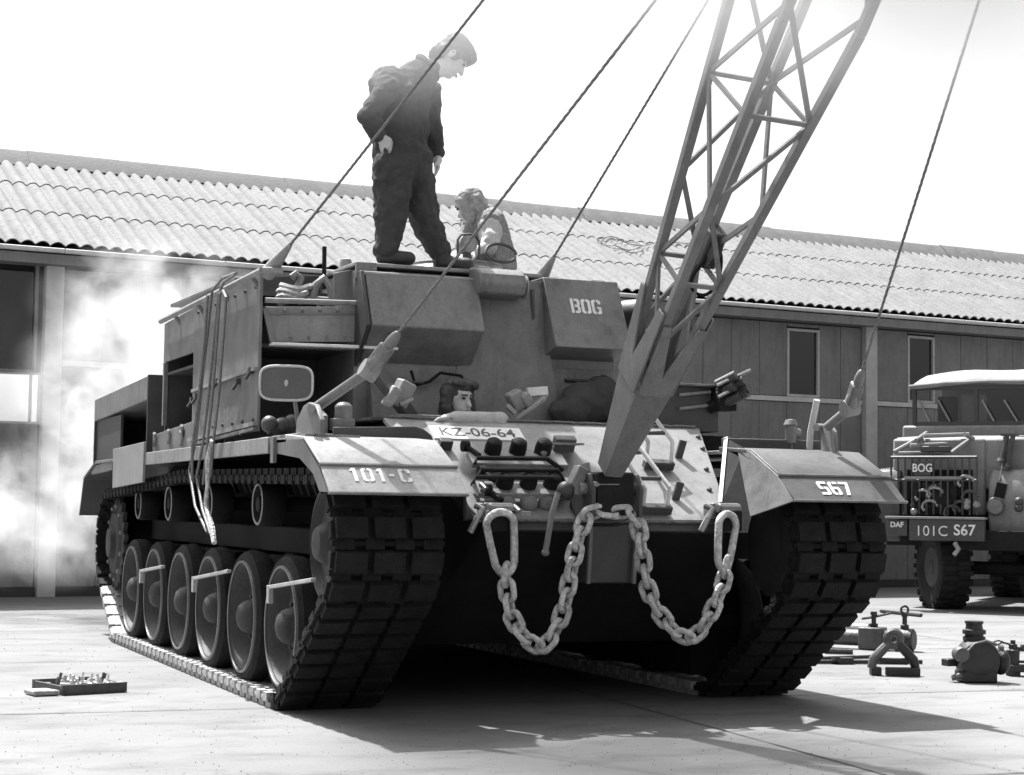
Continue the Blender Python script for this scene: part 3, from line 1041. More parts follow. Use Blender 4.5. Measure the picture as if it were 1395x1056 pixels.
hk = MB().tube([c + Vector((-.06, 0, -.05)), c + Vector((0, 0, .0)), c + Vector((0.02, 0, .06)), c + Vector((-0.01, 0, .085)), c + Vector((-.035, 0, .06))], 0.025, 8)
hk.ell(c + Vector((0.07, 0, -.03)), (0.06, .04, .035))
solo(hk, "snatch_hook", PAINT, c + Vector((0, 0, -.08)), "dark lifting hook lying between rope coil and bow shackle", "hook")
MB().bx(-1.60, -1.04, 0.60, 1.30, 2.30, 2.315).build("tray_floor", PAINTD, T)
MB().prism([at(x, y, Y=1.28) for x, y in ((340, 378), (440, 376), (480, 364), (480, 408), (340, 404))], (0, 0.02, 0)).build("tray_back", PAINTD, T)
# top rail round the sponson and folded roof flap
ra, rb2 = at(357, 368, X=-1.66), at(219, 438, X=-1.66)
rail = MB().tube([ra, rb2], 0.020, 8)
rail.tube([ra, ra + Vector((.12, -.02, .0))], 0.02, 8)
rl_ = rail.build("top_rail", PAINTL, T)
for i in range(4):
    p = ra.lerp(rb2, (i + 0.35) / 4)
    MB().tube([p, p + Vector((0.05, 0, -0.07))], 0.014, 6).build("rail_bracket", PAINT, rl_)
fa_, fb_ = at(320, 377, X=-1.35), at(232, 414, X=-1.35)
MB().prism([fa_ + Vector((0, 0, 0)), fb_, fb_ + Vector((0.5, .0, 0.02)), fa_ + Vector((0.5, 0, .02))], (0, 0, -0.03)).build("roof_flap", PAINT, T, 0.006)
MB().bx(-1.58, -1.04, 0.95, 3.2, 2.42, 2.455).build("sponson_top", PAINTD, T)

# --- rear stowage rack
RX = -1.62
zt0, zt1 = at(201, 512, X=RX).z, at(129, 545, X=RX).z
ry0, ry1 = at(201, 512, X=RX).y, at(129, 545, X=RX).y
rk = MB()
rk.prism([(RX, ry0, 1.92), (RX, ry1, 1.85), (RX, ry1, zt1), (RX, ry0, zt0)], (0.75, 0, 0))
rack = rk.build("stowage_box", PAINT, T, 0.006)
MB().bx(RX, RX + 0.75, ry0 - 0.03, ry0 - 0.002, 1.5, zt0 + 0.01).build("rack_front_plate", PAINTD, rack, 0.004)
MB().bx(RX + .02, RX + 0.04, ry0 + 1.2, ry1 - .01, 1.46, 1.86).build("rack_side_plate", PAINTD, rack)
MB().bx(RX + .5, RX + 0.52, ry0, ry1 - .01, 1.46, 1.86).build("rack_inner_plate", PAINTD, rack)
MB().bx(RX, RX + 0.75, ry1 - .04, ry1 - .01, 1.46, 1.85).build("rack_rear_plate", PAINTD, rack)
MB().bar(at(127, 641, X=-1.66), at(155, 634, X=-1.66), 0.03, 0.07).build("rack_sill", PAINTL, rack)
hx = -1.715
hp = MB().prism([at(x, y, X=hx) for x, y in ((154, 612), (196, 602), (194, 657), (153, 665))], (0.02, 0, 0))
hp.build("hung_side_panel", mat("bare_plywood_grey", 0.25, 0.6, 0.15, 4), T, 0.003)
tb = MB().ell(at(149, 624, X=-1.5), (0.10, 0.2, 0.05))
solo(tb, "canvas_bundle", mat("pale_canvas", 0.6, 0.85, 0.15, 12, .3, 40), at(149, 632, X=-1.55), "small pale canvas bundle tucked in the open rear rack", "bundle")
MB().bx(-1.0, 1.0, 3.3, 6.1, 1.5, 1.72).build("engine_deck", PAINTD, T, 0.02)

# --- tracks
def hull2d(pts):
    pts = sorted(set(pts))
    def half(ps):
        h = []
        for p in ps:
            while len(h) > 1 and (h[-1][0] - h[-2][0]) * (p[1] - h[-2][1]) - (h[-1][1] - h[-2][1]) * (p[0] - h[-2][0]) <= 0:
                h.pop()
            h.append(p)
        return h
    a, b = half(pts), half(pts[::-1])
    return a[:-1] + b[:-1]
IDY, IDZ, IDR = -0.80, 0.935, 0.335
SPY, SPZ, SPR = 5.52, 0.80, 0.40
pts2 = []
for (cy, cz, rr) in ((IDY, IDZ, IDR), (SPY, SPZ, SPR), (0.0, 0.455, 0.40), (4.57, 0.455, 0.40), (2.6, 1.16, 0.15)):
    for i in range(64):
        q = 2 * math.pi * i / 64
        pts2.append((round(cy + rr * math.cos(q), 5), round(cz + rr * math.sin(q), 5)))
pts2.append((5.05, 0.055))
loop = hull2d(pts2)
seg = [math.dist(loop[i], loop[(i + 1) % len(loop)]) for i in range(len(loop))]
LT = sum(seg)
NL = round(LT / 0.150)
PITCHL = LT / NL
def along(s):
    s %= LT
    for i, L in enumerate(seg):
        if s <= L:
            a, b = loop[i], loop[(i + 1) % len(loop)]
            t = s / L
            return a[0] + (b[0] - a[0]) * t, a[1] + (b[1] - a[1]) * t, math.atan2(b[1] - a[1], b[0] - a[0])
        s -= L
    return loop[0][0], loop[0][1], 0
# link: local x across, y along the track, z outward (ground side = -z)
TW = 0.60
lk = MB()
lk.box((0, 0, 0), (TW - 0.02, PITCHL * 0.66, 0.034))
for sx in (-0.235, -0.075, 0.085, 0.235):
    lk.box((sx, PITCHL * 0.5, 0), (0.10, PITCHL * 0.40, 0.036))
for sx in (-0.2, 0.0, 0.2):
    lk.box((sx, 0, -0.036), (0.165, PITCHL * 0.72, 0.042))
lk.tube([(-TW / 2, PITCHL * .47, 0), (TW / 2, PITCHL * .47, 0)], 0.016, 6)
for s_ in (-1, 1):
    lk.box((s_ * (TW / 2 - 0.02), 0, 0.006), (0.045, PITCHL * 0.55, 0.05))
    lk.box((s_ * (TW / 2 - 0.07), -.02, 0.020), (0.05, PITCHL * 0.30, 0.016))
lk.add([(-.05, -.035, .016), (.05, -.035, .016), (.05, .035, .016), (-.05, .035, .016), (-.018, -.015, .095), (.018, -.015, .095), (.018, .015, .095), (-.018, .015, .095)],
       [(0, 1, 5, 4), (1, 2, 6, 5), (2, 3, 7, 6), (3, 0, 4, 7), (4, 5, 6, 7), (3, 2, 1, 0)])
LINK = lk.mesh("track_link")
LINK.materials.append(TRACKM)
XT = 1.335
for sgn in (-1, 1):
    base = MB()
    for i in range(0, NL):
        y, z, a = along(i * PITCHL)
        base.tube([(sgn * XT - .28, y, z), (sgn * XT + .28, y, z)], 0.012, 6)
    trk = base.build("track", DARK, T, label="left-hand track in the picture" if sgn < 0 else "right-hand track in the picture")
    for i in range(NL):
        y, z, a = along((i + 0.5) * PITCHL)
        # hull2d runs counter-clockwise in (y,z): outward is to the right of travel
        o = inst("track_link", LINK, trk, (sgn * XT, y, z), (a, 0, 0))
        o.rotation_euler = (a + random.uniform(-.03, .03), 0, 0)
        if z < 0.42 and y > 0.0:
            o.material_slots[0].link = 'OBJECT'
            o.material_slots[0].material = TRACKLIT

# --- running gear
WX = 1.59
def wheel_meshes():
    ty = MB().lathe([(0.325, -0.06), (0.375, -0.065), (0.392, -0.04), (0.394, 0.0), (0.392, 0.05), (0.37, 0.075), (0.325, 0.07)], (0, 0, 0), (-1, 0, 0), 40, close=False)
    rm = MB().lathe([(0.335, 0.066), (0.325, 0.072), (0.312, 0.068), (0.300, 0.045), (0.285, 0.01), (0.265, -0.035), (0.24, -0.05), (0.17, -0.045), (0.13, -0.02), (0.12, 0.0)], (0, 0, 0), (-1, 0, 0), 40, close=False)
    rm.lathe([(0.12, 0.0), (0.33, -0.055), (0.34, -0.06)], (0, 0, 0), (-1, 0, 0), 40, close=False)
    hb = MB().lathe([(0.135, -0.03), (0.13, 0.005), (0.105, 0.02), (0.10, 0.035), (0.09, 0.065), (0.065, 0.09), (0.03, 0.102), (0.0, 0.105)], (0, 0, 0), (-1, 0, 0), 24)
    for i in range(8):
        q = 2 * math.pi * i / 8
        hb.lathe([(0.013, 0), (0.013, 0.018), (0.006, 0.022)], (-0.005, math.cos(q) * .118, math.sin(q) * .118), (-1, 0, 0), 6)
    for i in range(12):
        q = 2 * math.pi * i / 12
        rm.lathe([(0.014, 0), (0.014, 0.014), (0.006, 0.018)], (0.045, math.cos(q) * .205, math.sin(q) * .205), (-1, 0, 0), 6)
    rm.lathe([(0.338, 0.066), (0.333, 0.080), (0.322, 0.080), (0.318, 0.066)], (0, 0, 0), (-1, 0, 0), 40, close=False)
    rg_ = MB().lathe([(0.340, 0.070), (0.337, 0.084), (0.324, 0.084), (0.320, 0.070)], (0, 0, 0), (-1, 0, 0), 40, close=False)
    out = []
    for mb, n, mt in ((ty, "tyre", RUBBER), (rm, "rim", WHEELM), (hb, "hub_cap", WHEELM), (rg_, "rim_ring", PAINT)):
        me = mb.mesh(n)
        me.materials.append(mt)
        out.append(me)
    return out
TY, RM, HB, RG = wheel_meshes()
axm = MB().lathe([(0.06, 0), (0.06, 0.5)], (0, 0, 0), (1, 0, 0), 12).mesh("axle")
axm.materials.append(DARK)
for sgn in (-1, 1):
    for i in range(6):
        w = inst("road_wheel", axm, T, (sgn * (WX - 0.06), 0.914 * i, 0.455), (0, 0, 0 if sgn < 0 else math.pi))
        inst("tyre", TY, w, (0.03, 0, 0), local=True)
        inst("rim", RM, w, (0.03, 0, 0), local=True)
        inst("hub_cap", HB, w, (0.03, 0, 0), local=True)
        inst("rim_ring", RG, w, (0.03, 0, 0), local=True)
        inst("tyre", TY, w, (0.30, 0, 0), local=True)
    # return rollers
    for yy in (0.68, 2.0, 3.3, 4.47):
        rr_ = MB().lathe([(0.125, -0.03), (0.135, -0.01), (0.135, 0.10), (0.125, 0.12), (0.11, 0.12), (0.10, 0.09), (0.05, 0.085), (0.045, 0.12), (0.0, 0.125)], (sgn * 1.43, yy, 1.135), (sgn, 0, 0), 28)
        ro = rr_.build("return_roller", DARK, T)
        MB().lathe([(0.127, 0.121), (0.119, 0.127), (0.111, 0.121)], (sgn * 1.43, yy, 1.135), (sgn, 0, 0), 28, close=False).build("roller_flange", PAINTL, ro)
        MB().tube([(sgn * 0.98, yy, 1.135), (sgn * 1.43, yy, 1.135)], 0.045, 10).build("roller_axle", DARK, ro)
    # front idler
    idl = MB().lathe([(0.30, -0.10), (0.305, 0.09), (0.27, 0.10), (0.25, 0.05), (0.14, 0.04), (0.12, 0.06), (0.11, 0.10), (0.08, 0.145), (0.0, 0.165)], (sgn * 1.47, IDY, IDZ), (sgn, 0, 0), 36)
    io = idl.build("idler_wheel", WHEELM, T)
    MB().lathe([(0.30, -0.36), (0.305, -0.2), (0.27, -0.2), (0.1, -0.18)], (sgn * 1.47, IDY, IDZ), (sgn, 0, 0), 36).build("inner_idler", WHEELM, io)
    # drive sprocket with teeth
    spk = MB()
    ring = []
    for i in range(22 * 2):
        q = 2 * math.pi * i / 44
        rr2 = 0.40 if i % 2 else 0.335
        ring.append((sgn * 1.50, SPY + rr2 * math.cos(q), SPZ + rr2 * math.sin(q)))
    spk.prism(ring, (sgn * 0.035, 0, 0))
    spk.lathe([(0.27, 0.03), (0.25, 0.06), (0.13, 0.06), (0.12, 0.10), (0.0, 0.11)], (sgn * 1.50, SPY, SPZ), (sgn, 0, 0), 30)
    so = spk.build("drive_sprocket", WHEELM, T)
    for i in range(11):
        q = 2 * math.pi * i / 11
        MB().lathe([(0.02, 0), (0.02, 0.02), (0.008, 0.028)], (sgn * 1.535, SPY + .31 * math.cos(q), SPZ + .31 * math.sin(q)), (sgn, 0, 0), 6).build("bolt", PAINT, so)
    MB().tube([(sgn * 0.98, SPY, SPZ), (sgn * 1.5, SPY, SPZ)], 0.2, 16).build("final_drive", DARK, so)
    # suspension units between wheel pairs, deepened to block light under the hull
    for yy in (0.457, 2.285, 4.113):
        su = MB()
        su.bx(sgn * 0.985, sgn * 1.30, yy - (0.50 if yy < 1 else 0.90), yy + 0.90, 0.13, 0.82)
        su.tube([(sgn * 1.36, yy - 0.42, 0.74), (sgn * 1.36, yy + 0.42, 0.74)], 0.085, 12)
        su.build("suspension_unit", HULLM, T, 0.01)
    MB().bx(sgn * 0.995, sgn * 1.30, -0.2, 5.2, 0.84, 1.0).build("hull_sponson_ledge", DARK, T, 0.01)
# light bump-stop straps across the wheels
STRAP = mat("worn_bright_steel", 0.5, 0.4, 0.2, 10, metal=0.3)
for (xa, ya, xb, yb) in ((368, 800, 433, 790), (265, 788, 312, 778), (193, 778, 222, 772)):
    a, b = at(xa, ya, X=-1.635), at(xb - (6 if xb > 400 else 0), yb, X=-1.635)
    st = MB().bar(a, b, 0.03, 0.02)
    st.box(a + Vector((0.0, 0.0, -0.04)), (0.03, 0.045, 0.10))
    st.build("suspension_strap", STRAP, T, 0.003)
# --- tow hooks on the nose
for px in (676, 985):
    c = at(px, 694, Y=-0.98)
    th = MB().box(c + Vector((0, .03, -.01)), (0.16, 0.12, 0.09))
    th.tube([c + Vector((-.07, -.06, .0)), c + Vector((.07, -.06, .0))], 0.035, 10)
    ho = th.build("tow_hook", PAINT, T, 0.01)
    MB().tube([c + Vector((-.13, -.03, .02)), c + Vector((-.10, -.06, .0)), c + Vector((-.14, -.08, -.05)), c + Vector((-.17, -.06, -.12))], 0.018, 8).build("hook_pin", STEEL, ho)
    MB().bx(c.x - .07, c.x + .07, -1.08, -1.02, c.z - .12, c.z - .005).build("hook_lug", DARK, ho, 0.01)

# --- fittings on the glacis
def gl_box(px, py, w, h, d, name, mt):
    p = gla(px, py, 0.0)
    b_ = MB().box(p + GNN * d / 2, (w, h, d), Matrix((gx, gy, GNN)).transposed())
    return b_.build(name, mt, T, 0.004)
gl_box(605, 611, 0.075, 0.05, 0.06, "glacis_bracket", PAINTD)
gl_box(704, 613, 0.075, 0.05, 0.06, "glacis_bracket", PAINTD)
lb_ = gl_box(766, 612, 0.13, 0.05, 0.08, "glacis_ledge", PAINT)
pz = gla(769, 605, 0.085)
MB().box(pz, (0.19, 0.12, 0.012)).build("ledge_top", PAINTL, lb_)
# rack of spare track links on the left of the glacis
def grow(pxa, pya, pxb, pyb, off, rad, name, mt, parent, n=8):
    a, b = gla(pxa, pya, off), gla(pxb, pyb, off)
    return MB().tube([a, b], rad, n).build(name, mt, parent)
rackp = MB()
for (xa, ya, xb, yb) in ((640, 628, 768, 628), (648, 668, 770, 668)):
    a, b = gla(xa, ya, 0.06), gla(xb, yb, 0.06)
    rackp.box((a + b) / 2, ((b - a).length, 0.12, 0.035), Matrix((gx, gy, GNN)).transposed())
srk = rackp.build("spare_link_plate", PAINTL, T, 0.005)
for (y_, xs, dz) in ((626, (668, 702, 736), 0.12), (672, (684, 716, 748), 0.11)):
    for x in xs:
        p = gla(x, y_, 0.03)
        MB().lathe([(0.045, 0), (0.048, 0.08), (0.042, dz), (0.02, dz + .015)], p, GNN, 14).build("link_lug", DARK, srk)
for (x, y) in ((634, 608), (656, 642), (664, 668)):
    p = gla(x, y, 0.08)
    MB().tube([p, p + gx * 0.05 - gy * 0.10], 0.018, 8).lathe([(0.032, -.02), (0.032, .02)], p, gx, 12).build("link_pin", DARK, srk)
for (xa, ya, xb, yb, xc, yc) in ((655, 640, 760, 641, 768, 656), (648, 650, 752, 651, 766, 662), (650, 624, 745, 625, 766, 640)):
    a, b, c = gla(xa, ya, 0.16), gla(xb, yb, 0.16), gla(xc, yc, 0.06)
    MB().tube([gla(xa - 4, ya + 10, 0.03), a, b, c], 0.014, 8).build("retaining_rod", DARK, srk)
for x, y in ((667, 607), (704, 605), (735, 612), (690, 648), (722, 648), (655, 660), (700, 690)):
    p = gla(x, y, 0.10)
    MB().tube([p, p - gy * 0.05 + gx * 0.015], 0.016, 8).build("bright_pin", STEEL, srk)
for i, x in enumerate((690, 720, 745)):
    p = gla(x, 686, 0.02)
    MB().ell(p, (0.055, 0.04, 0.05)).build("link_horn", PAINT, srk)
gl_box(760, 672, 0.15, 0.14, 0.06, "link_clamp", PAINT)
MB().box(gla(690, 700, 0.07), (0.26, 0.05, 0.03)).build("lower_ledge", PAINTL, T, 0.004)
# hanging lever bar
lv = MB().tube([at(760, 672, Y=-1.06), at(752, 700, Y=-1.08), at(743, 752, Y=-1.08)], 0.017, 8)
lv.ell(at(743, 753, Y=-1.08), (0.022, 0.022, 0.02))
lever = lv.build("locking_bar", PAINT, T)
MB().ell(at(771, 668, Y=-1.03), (0.05, 0.05, 0.05)).build("bar_ball", PAINTD, lever)
MB().box(at(785, 655, Y=-1.02), (0.07, 0.08, 0.16), (0, R(25), 0)).build("bar_block", PAINT, lever, 0.01)
# step frames on the right of the glacis
RUNG = mat("step_rod_sunlit", 0.65, 0.45, 0.2, 10)  # whitened colour paints sunlight onto the step rods
for (l0, l1, l2, r0, r1, r2, f0, f1, rungs) in (
    ((852, 626), (879, 666), (876, 690), (866, 602), (912, 664), (909, 690), (871, 693), (914, 694), ((873, 652, 900, 652),)),
    ((872, 586), (883, 602), (881, 620), (888, 564), (916, 602), (914, 631), (877, 632), (917, 634), ((878, 590, 905, 590), (858, 617, 876, 616)))):
    def q(p, o): return gla(p[0], p[1], o)
    fr_ = MB()
    fr_.tube([q(l0, 0.26), q(l1, 0.16), q(l2, 0.05)], 0.013, 8)
    fr_.tube([q(r0, 0.26), q(r1, 0.16), q(r2, 0.05)], 0.013, 8)
    sf = fr_.build("step_frame", RUNG, T)
    MB().bar(q(f0, 0.035), q(f1, 0.035), 0.05, 0.05, up=GNN).build("step_foot", PAINTD, sf, 0.006)
    for (xa, ya, xb, yb) in rungs:
        MB().tube([q((xa, ya), 0.19), q((xb, yb), 0.19)], 0.012, 8).build("rung", PAINTD, sf)
for (xa, ya, xb, yb) in ((924, 624, 931, 600), (920, 681, 927, 657)):
    a = gla(xa, ya, 0.0)
    b = at(xb, yb, Y=a.y - 0.02)
    MB().bar(a, b, 0.02, 0.045, up=(1, 0, 0)).build("step_peg", PAINTD, T, 0.003)

# --- driver's hatch lids, periscopes
def lid(quad, th, name, mt):
    n = (quad[1] - quad[0]).cross(quad[2] - quad[0]).normalized()
    return MB().prism(quad, n * th).build(name, mt, T, 0.01)
q1 = [at(512, 498, Y=0.12), at(498, 508, Y=0.0), at(548, 572, Y=-0.02), at(562, 570, Y=0.12)]
ld = lid(q1, 0.05, "hatch_lid", PAINTD)
pp = at(547, 537, Y=0.0)
MB().box(pp, (0.10, 0.10, 0.16), (R(10), R(22), R(10))).build("periscope", PAINTL, ld, 0.012)
MB().box(pp + Vector((-.07, -.03, -.02)), (0.06, 0.07, 0.13), (R(10), R(30), 0)).build("periscope_pad", WOOD, ld, 0.012)
MB().bar(at(545, 551, Y=-.06), at(562, 543, Y=-.06), 0.03, 0.02).build("periscope_guard", STEEL, ld)
q2 = [at(745, 532, Y=0.2), at(740, 541, Y=-0.06), at(690, 578, Y=-0.06), at(696, 574, Y=0.2)]
l2_ = lid(q2, 0.03, "hatch_lid", PAINTL)
pp = at(703, 546, Y=0.05)
MB().box(pp, (0.09, 0.09, 0.12), (R(10), R(-28), 0)).build("periscope", PAINTL, l2_, 0.012)
MB().box(pp + Vector((.06, -.02, 0)), (0.06, 0.07, 0.10), (R(10), R(-35), 0)).build("periscope_pad", WOOD, l2_, 0.012)
MB().bar(at(690, 552, Y=-.03), at(702, 563, Y=-.03), 0.025, 0.025).build("periscope_guard", STEEL, l2_)
MB().bar(at(718, 534, Y=.05), at(745, 532, Y=.05), 0.03, 0.05).build("lid_handle", WHITE, l2_)
# round lid standing on edge beside the co-driver
CANVD = mat("dark_canvas", 0.055, 0.9, 0.3, 6, 0.3, 20)
lumps = []
for (x, y, dy, rx, ry_, rz_) in ((795, 550, .36, .17, .08, .14), (815, 545, .38, .14, .08, .15), (778, 562, .34, .15, .08, .09), (826, 528, .40, .08, .06, .08)):
    lumps.append((at(x, y, Y=dy), (rx, ry_, rz_)))
MB().bx(-0.95, -0.20, -0.09, -0.03, 1.636, 1.66).build("hatch_coaming", PAINT, T, 0.006)
# padded rim in front of the driver is his sleeve: see person
# side mirror
mc = at(390, 522, Y=0.02)
pr = []
for i in range(32):
    q_ = 2 * math.pi * i / 32
    cx, sx_ = math.cos(q_), math.sin(q_)
    pr.append((math.copysign(abs(cx) ** 0.5, cx) * 0.145, math.copysign(abs(sx_) ** 0.5, sx_) * 0.095))
mdir = Vector((-0.30, -1, 0)).normalized()
mx_ = Vector((0, 0, 1)).cross(-mdir).normalized() * -1
mx_ = Vector((1, -0.30, 0)).normalized()
mb = MB().prism([mc + mx_ * a + Vector((0, 0, b)) for a, b in pr], -mdir * 0.02)
mir = mb.build("mirror", mat("mirror_back_paint", 0.10, 0.4, 0.15, 5), T, 0.006)
MB().tube([mc + mx_ * a * 1.02 + Vector((0, 0, b * 1.02)) + mdir * 0.003 for a, b in pr], 0.0075, 6, closed=True).build("mirror_frame", TRIM, mir)
MB().ell(mc + mdir * .006, (0.012, 0.012, 0.02)).build("mirror_boss", TRIM, mir)
MB().tube([mc + Vector((0.06, .03, -.09)), at(406, 578, Y=0.05), at(408, 592, Y=0.05)], 0.012, 6).build("mirror_stalk", PAINT, mir)
# clutter in the recess beside the mirror
rc = MB()
for px, py in ((367, 578), (385, 580), (398, 576)):
    rc.ell(at(px, py, Y=0.2), (0.05, 0.05, 0.05))
rc.tube([at(365, 585, Y=0.2), at(400, 585, Y=0.2)], 0.03, 8)
rc.build("recess_fittings", PAINTD, T)
# stay brackets on the guards
bl = MB()
bl.prism([at(x, y, X=-1.60) for x, y in ((402, 596), (436, 596), (436, 572), (429, 551), (420, 548), (413, 553), (404, 572))], (0.03, 0, 0))
bl.prism([at(x, y, X=-1.46) for x, y in ((413, 596), (440, 596), (440, 566), (429, 553), (420, 556))], (0.03, 0, 0))
brk = bl.build("stay_bracket", PAINT, T, 0.006)
MB().tube([at(424, 557, X=-1.64), at(424, 557, X=-1.40)], 0.022, 10).build("bracket_pin", PAINTL, brk)
MB().bx(-1.66, -1.36, -0.72, -0.38, 1.49, 1.505).build("bracket_base", PAINTL, brk)
b2 = MB()
b2.box(at(466, 578, Y=-0.35), (0.12, 0.10, 0.06)).lathe([(0.05, -.05), (0.05, .05), (.03, .07), (0, .075)], at(468, 566, Y=-0.35), (0, 0, 1), 14)
b2.build("guard_fitting", PAINT, T, 0.006)
br = MB()
br.prism([at(x, y, X=1.50) for x, y in ((1118, 617), (1134, 617), (1130, 586), (1124, 576), (1118, 580))], (0.025, 0, 0))
br.prism([at(x, y, X=1.58) for x, y in ((1122, 617), (1138, 617), (1136, 588), (1130, 578), (1124, 582))], (0.025, 0, 0))
brr = br.build("stay_bracket", PAINTL, T, 0.005)
MB().tube([at(1112, 582, X=1.46), at(1132, 582, X=1.62)], 0.022, 10).build("bracket_pin", PAINTL, brr)
MB().tube([at(1103, 612, X=1.52), at(1104, 590, X=1.52), at(1113, 545, X=1.52)], 0.02, 8).build("width_marker", TRIM, T)
gf = at(1077, 590, X=1.45)
MB().lathe([(0.035, -.06), (0.035, .04), (0.045, .05), (.03, .08), (0, .085)], gf, (0, 0, 1), 12).lathe([(0.03, -.06), (0.03, .02)], gf, (-1, 0, 0), 10).tube([gf + Vector((0, 0, -.06)), Vector((gf.x, gf.y, 1.49))], 0.018, 8).build("side_lamp", PAINT, T)

# --- boxes and smoke dischargers on the right front
bxr = MB().bx(0.80, 1.22, 0.05, 0.45, 1.62, 1.90)
eb = bxr.build("equipment_box", PAINTD, T, 0.008)
for zz in (1.74, 1.86):
    MB().tube([at(926, 538 if zz > 1.8 else 557, Y=0.03), at(968, 534 if zz > 1.8 else 552, Y=0.03)], 0.010, 6).build("box_strip", PAINTL, eb)
MB().bx(0.86, 1.25, 0.0, 0.5, 1.90, 1.915).build("box_lid", PAINT, eb, 0.003)
dis = MB().box(at(985, 545, Y=0.0), (0.12, 0.14, 0.14)).tube([at(965, 556, Y=0.05), at(985, 548, Y=0.0)], 0.04, 8)
dis.build("discharger_mount", DARK, T, 0.006)
for (xa, ya, xb, yb) in ((977, 524, 1003, 511), (980, 538, 1000, 526), (990, 530, 1014, 518), (982, 552, 1008, 540), (995, 548, 1018, 534), (998, 538, 1020, 528)):
    a, b = at(xa, ya, Y=-0.02), at(xb, yb, Y=-0.12)
    MB().tube([a, b], 0.032, 12).build("smoke_discharger", PAINTD, T)
for (xa, ya, xb, yb) in ((976, 525, 1022, 504), (978, 541, 1000, 529), (1003, 541, 1022, 530)):
    MB().tube([at(xa, ya, Y=-0.1), at(xb, yb, Y=-0.1)], 0.011, 6).build("discharger_guard", STEEL, T)
MB().bx(0.98, 1.4, 0.1, 0.5, 1.49, 1.60).build("side_tray", DARK, T, 0.008)
MB().lathe([(0.10, 0), (0.10, 0.16)], at(852, 430, Y=0.7), (0.4, -1, 0), 18).build("winch_motor_end", PAINTD, T)

# --- bogies' hidden belly plate
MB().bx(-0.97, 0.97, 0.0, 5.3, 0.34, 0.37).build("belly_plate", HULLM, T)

# ------------------------------------------------------------------ crane jib standing on the nose
FOOT = Vector((-0.115, -1.05, 1.20))
HEAD = Vector((0.20, -4.90, 6.10))
jib = empty("crane_jib", (-0.05, -1.05, 1.07), "tall tapering lattice crane jib rising from the vehicle's nose", "crane jib")
JA = (HEAD - FOOT).normalized()
JX = Vector((1, 0, 0)) - JA * JA.x
JX.normalize()
JN = JX.cross(JA).normalized()          # towards the upper, rear face
if JN.z < 0:
    JN = -JN
JL = (HEAD - FOOT).length
def jk(t):                              # half width, half depth of the lattice at fraction t
    k = 0.13 + 2.01 * t if t < 0.46 else (1.055 if t < 0.62 else 1.055 - (t - 0.62) * 2.1)
    return 0.195 * k, 0.25 * k
def jp(t, sx, sn):
    w, h = jk(t)
    return FOOT + JA * (JL * t) + JX * (sx * w) + JN * (sn * h)
def angle_bar(a, b, w, mt, name, parent, up):
    return MB().bar(a, b, w, w * 0.9, up).build(name, mt, parent)
T0 = 0.155
for sx in (-1, 1):
    for sn in (-1, 1):
        ch = MB()
        for ta, tb in ((T0, 0.46), (0.46, 0.62), (0.62, 1.0)):
            ch.bar(jp(ta, sx, sn), jp(tb, sx, sn), 0.046, 0.044, JN)
        ch.build("chord", JIBM, jib, 0.005)
# lacing on the four faces
ts = [T0 + 0.01]
while ts[-1] < 0.93:
    ts.append(ts[-1] + 0.034 + 0.066 * (jk(ts[-1])[0] / 0.2))
for face in (('x', -1), ('x', 1), ('n', -1), ('n', 1)):
    for i in range(len(ts) - 1):
        ta, tb = ts[i], ts[i + 1]
        f1 = (i % 2) * 2 - 1
        if face[0] == 'x':
            a, b = jp(ta, face[1], f1), jp(tb, face[1], -f1)
            c, d = jp(tb, face[1], -f1), jp(tb, face[1], f1)
        else:
            a, b = jp(ta, f1, face[1]), jp(tb, -f1, face[1])
            c, d = jp(tb, -f1, face[1]), jp(tb, f1, face[1])
        MB().bar(a, b, 0.024, 0.014, JX if face[0] == 'x' else JN).build("lacing_bar", JIBM, jib)
        if i % 2 == 0:
            MB().bar(c, d, 0.022, 0.014, JX if face[0] == 'x' else JN).build("lacing_bar", JIBM, jib)
# solid plated foot section
fo = MB()
def ring_(t, gw=1.0):
    w, h = jk(t)
    mg_ = 0.010 + 0.020 * min(1, t / 0.12)
    w += mg_; h += mg_
    return [FOOT + JA * (JL * t) + JX * (sx * w) + JN * (sn * h) for sx, sn in ((-1, -1), (1, -1), (1, 1), (-1, 1))]
rs = [ring_(0.028), ring_(0.07), ring_(0.125)]
vs, fs = [], []
for r_ in rs:
    vs += r_
for i in range(2):
    for j in range(4):
        k = (j + 1) % 4
        fs.append([4 * i + j, 4 * i + k, 4 * i + 4 + k, 4 * i + 4 + j])
fs += [[0, 1, 2, 3], [8, 11, 10, 9]]
foot_ = fo.add(vs, fs).build("plated_foot", JIBM, jib, 0.006)
# side gusset plates with V cut at the top of the foot
for sx in (-1, 1):
    w0 = 0.031
    def gp_(t, sn, extra=0.0):
        w, h = jk(t)
        return FOOT + JA * (JL * t) + JX * (sx * (w + w0)) + JN * (sn * (h + 0.025))
    MB().prism([gp_(0.12, -1), gp_(0.12, 1), gp_(0.20, 1), gp_(0.20, 0.72), gp_(0.145, 0.1), gp_(0.20, -0.6), gp_(0.20, -1)], JX * (sx * 0.012)).build("gusset_plate", JIBM, jib, 0.003)
for sn in (-1, 1):
    def gq_(t, sx):
        w, h = jk(t)
        return FOOT + JA * (JL * t) + JN * (sn * (h + 0.03)) + JX * (sx * (w + 0.02))
    MB().prism([gq_(0.12, -1), gq_(0.12, 1), gq_(0.19, 1), gq_(0.19, 0.65), gq_(0.14, 0), gq_(0.19, -0.65), gq_(0.19, -1)], JN * (sn * 0.012)).build("gusset_plate", JIBM, jib, 0.003)
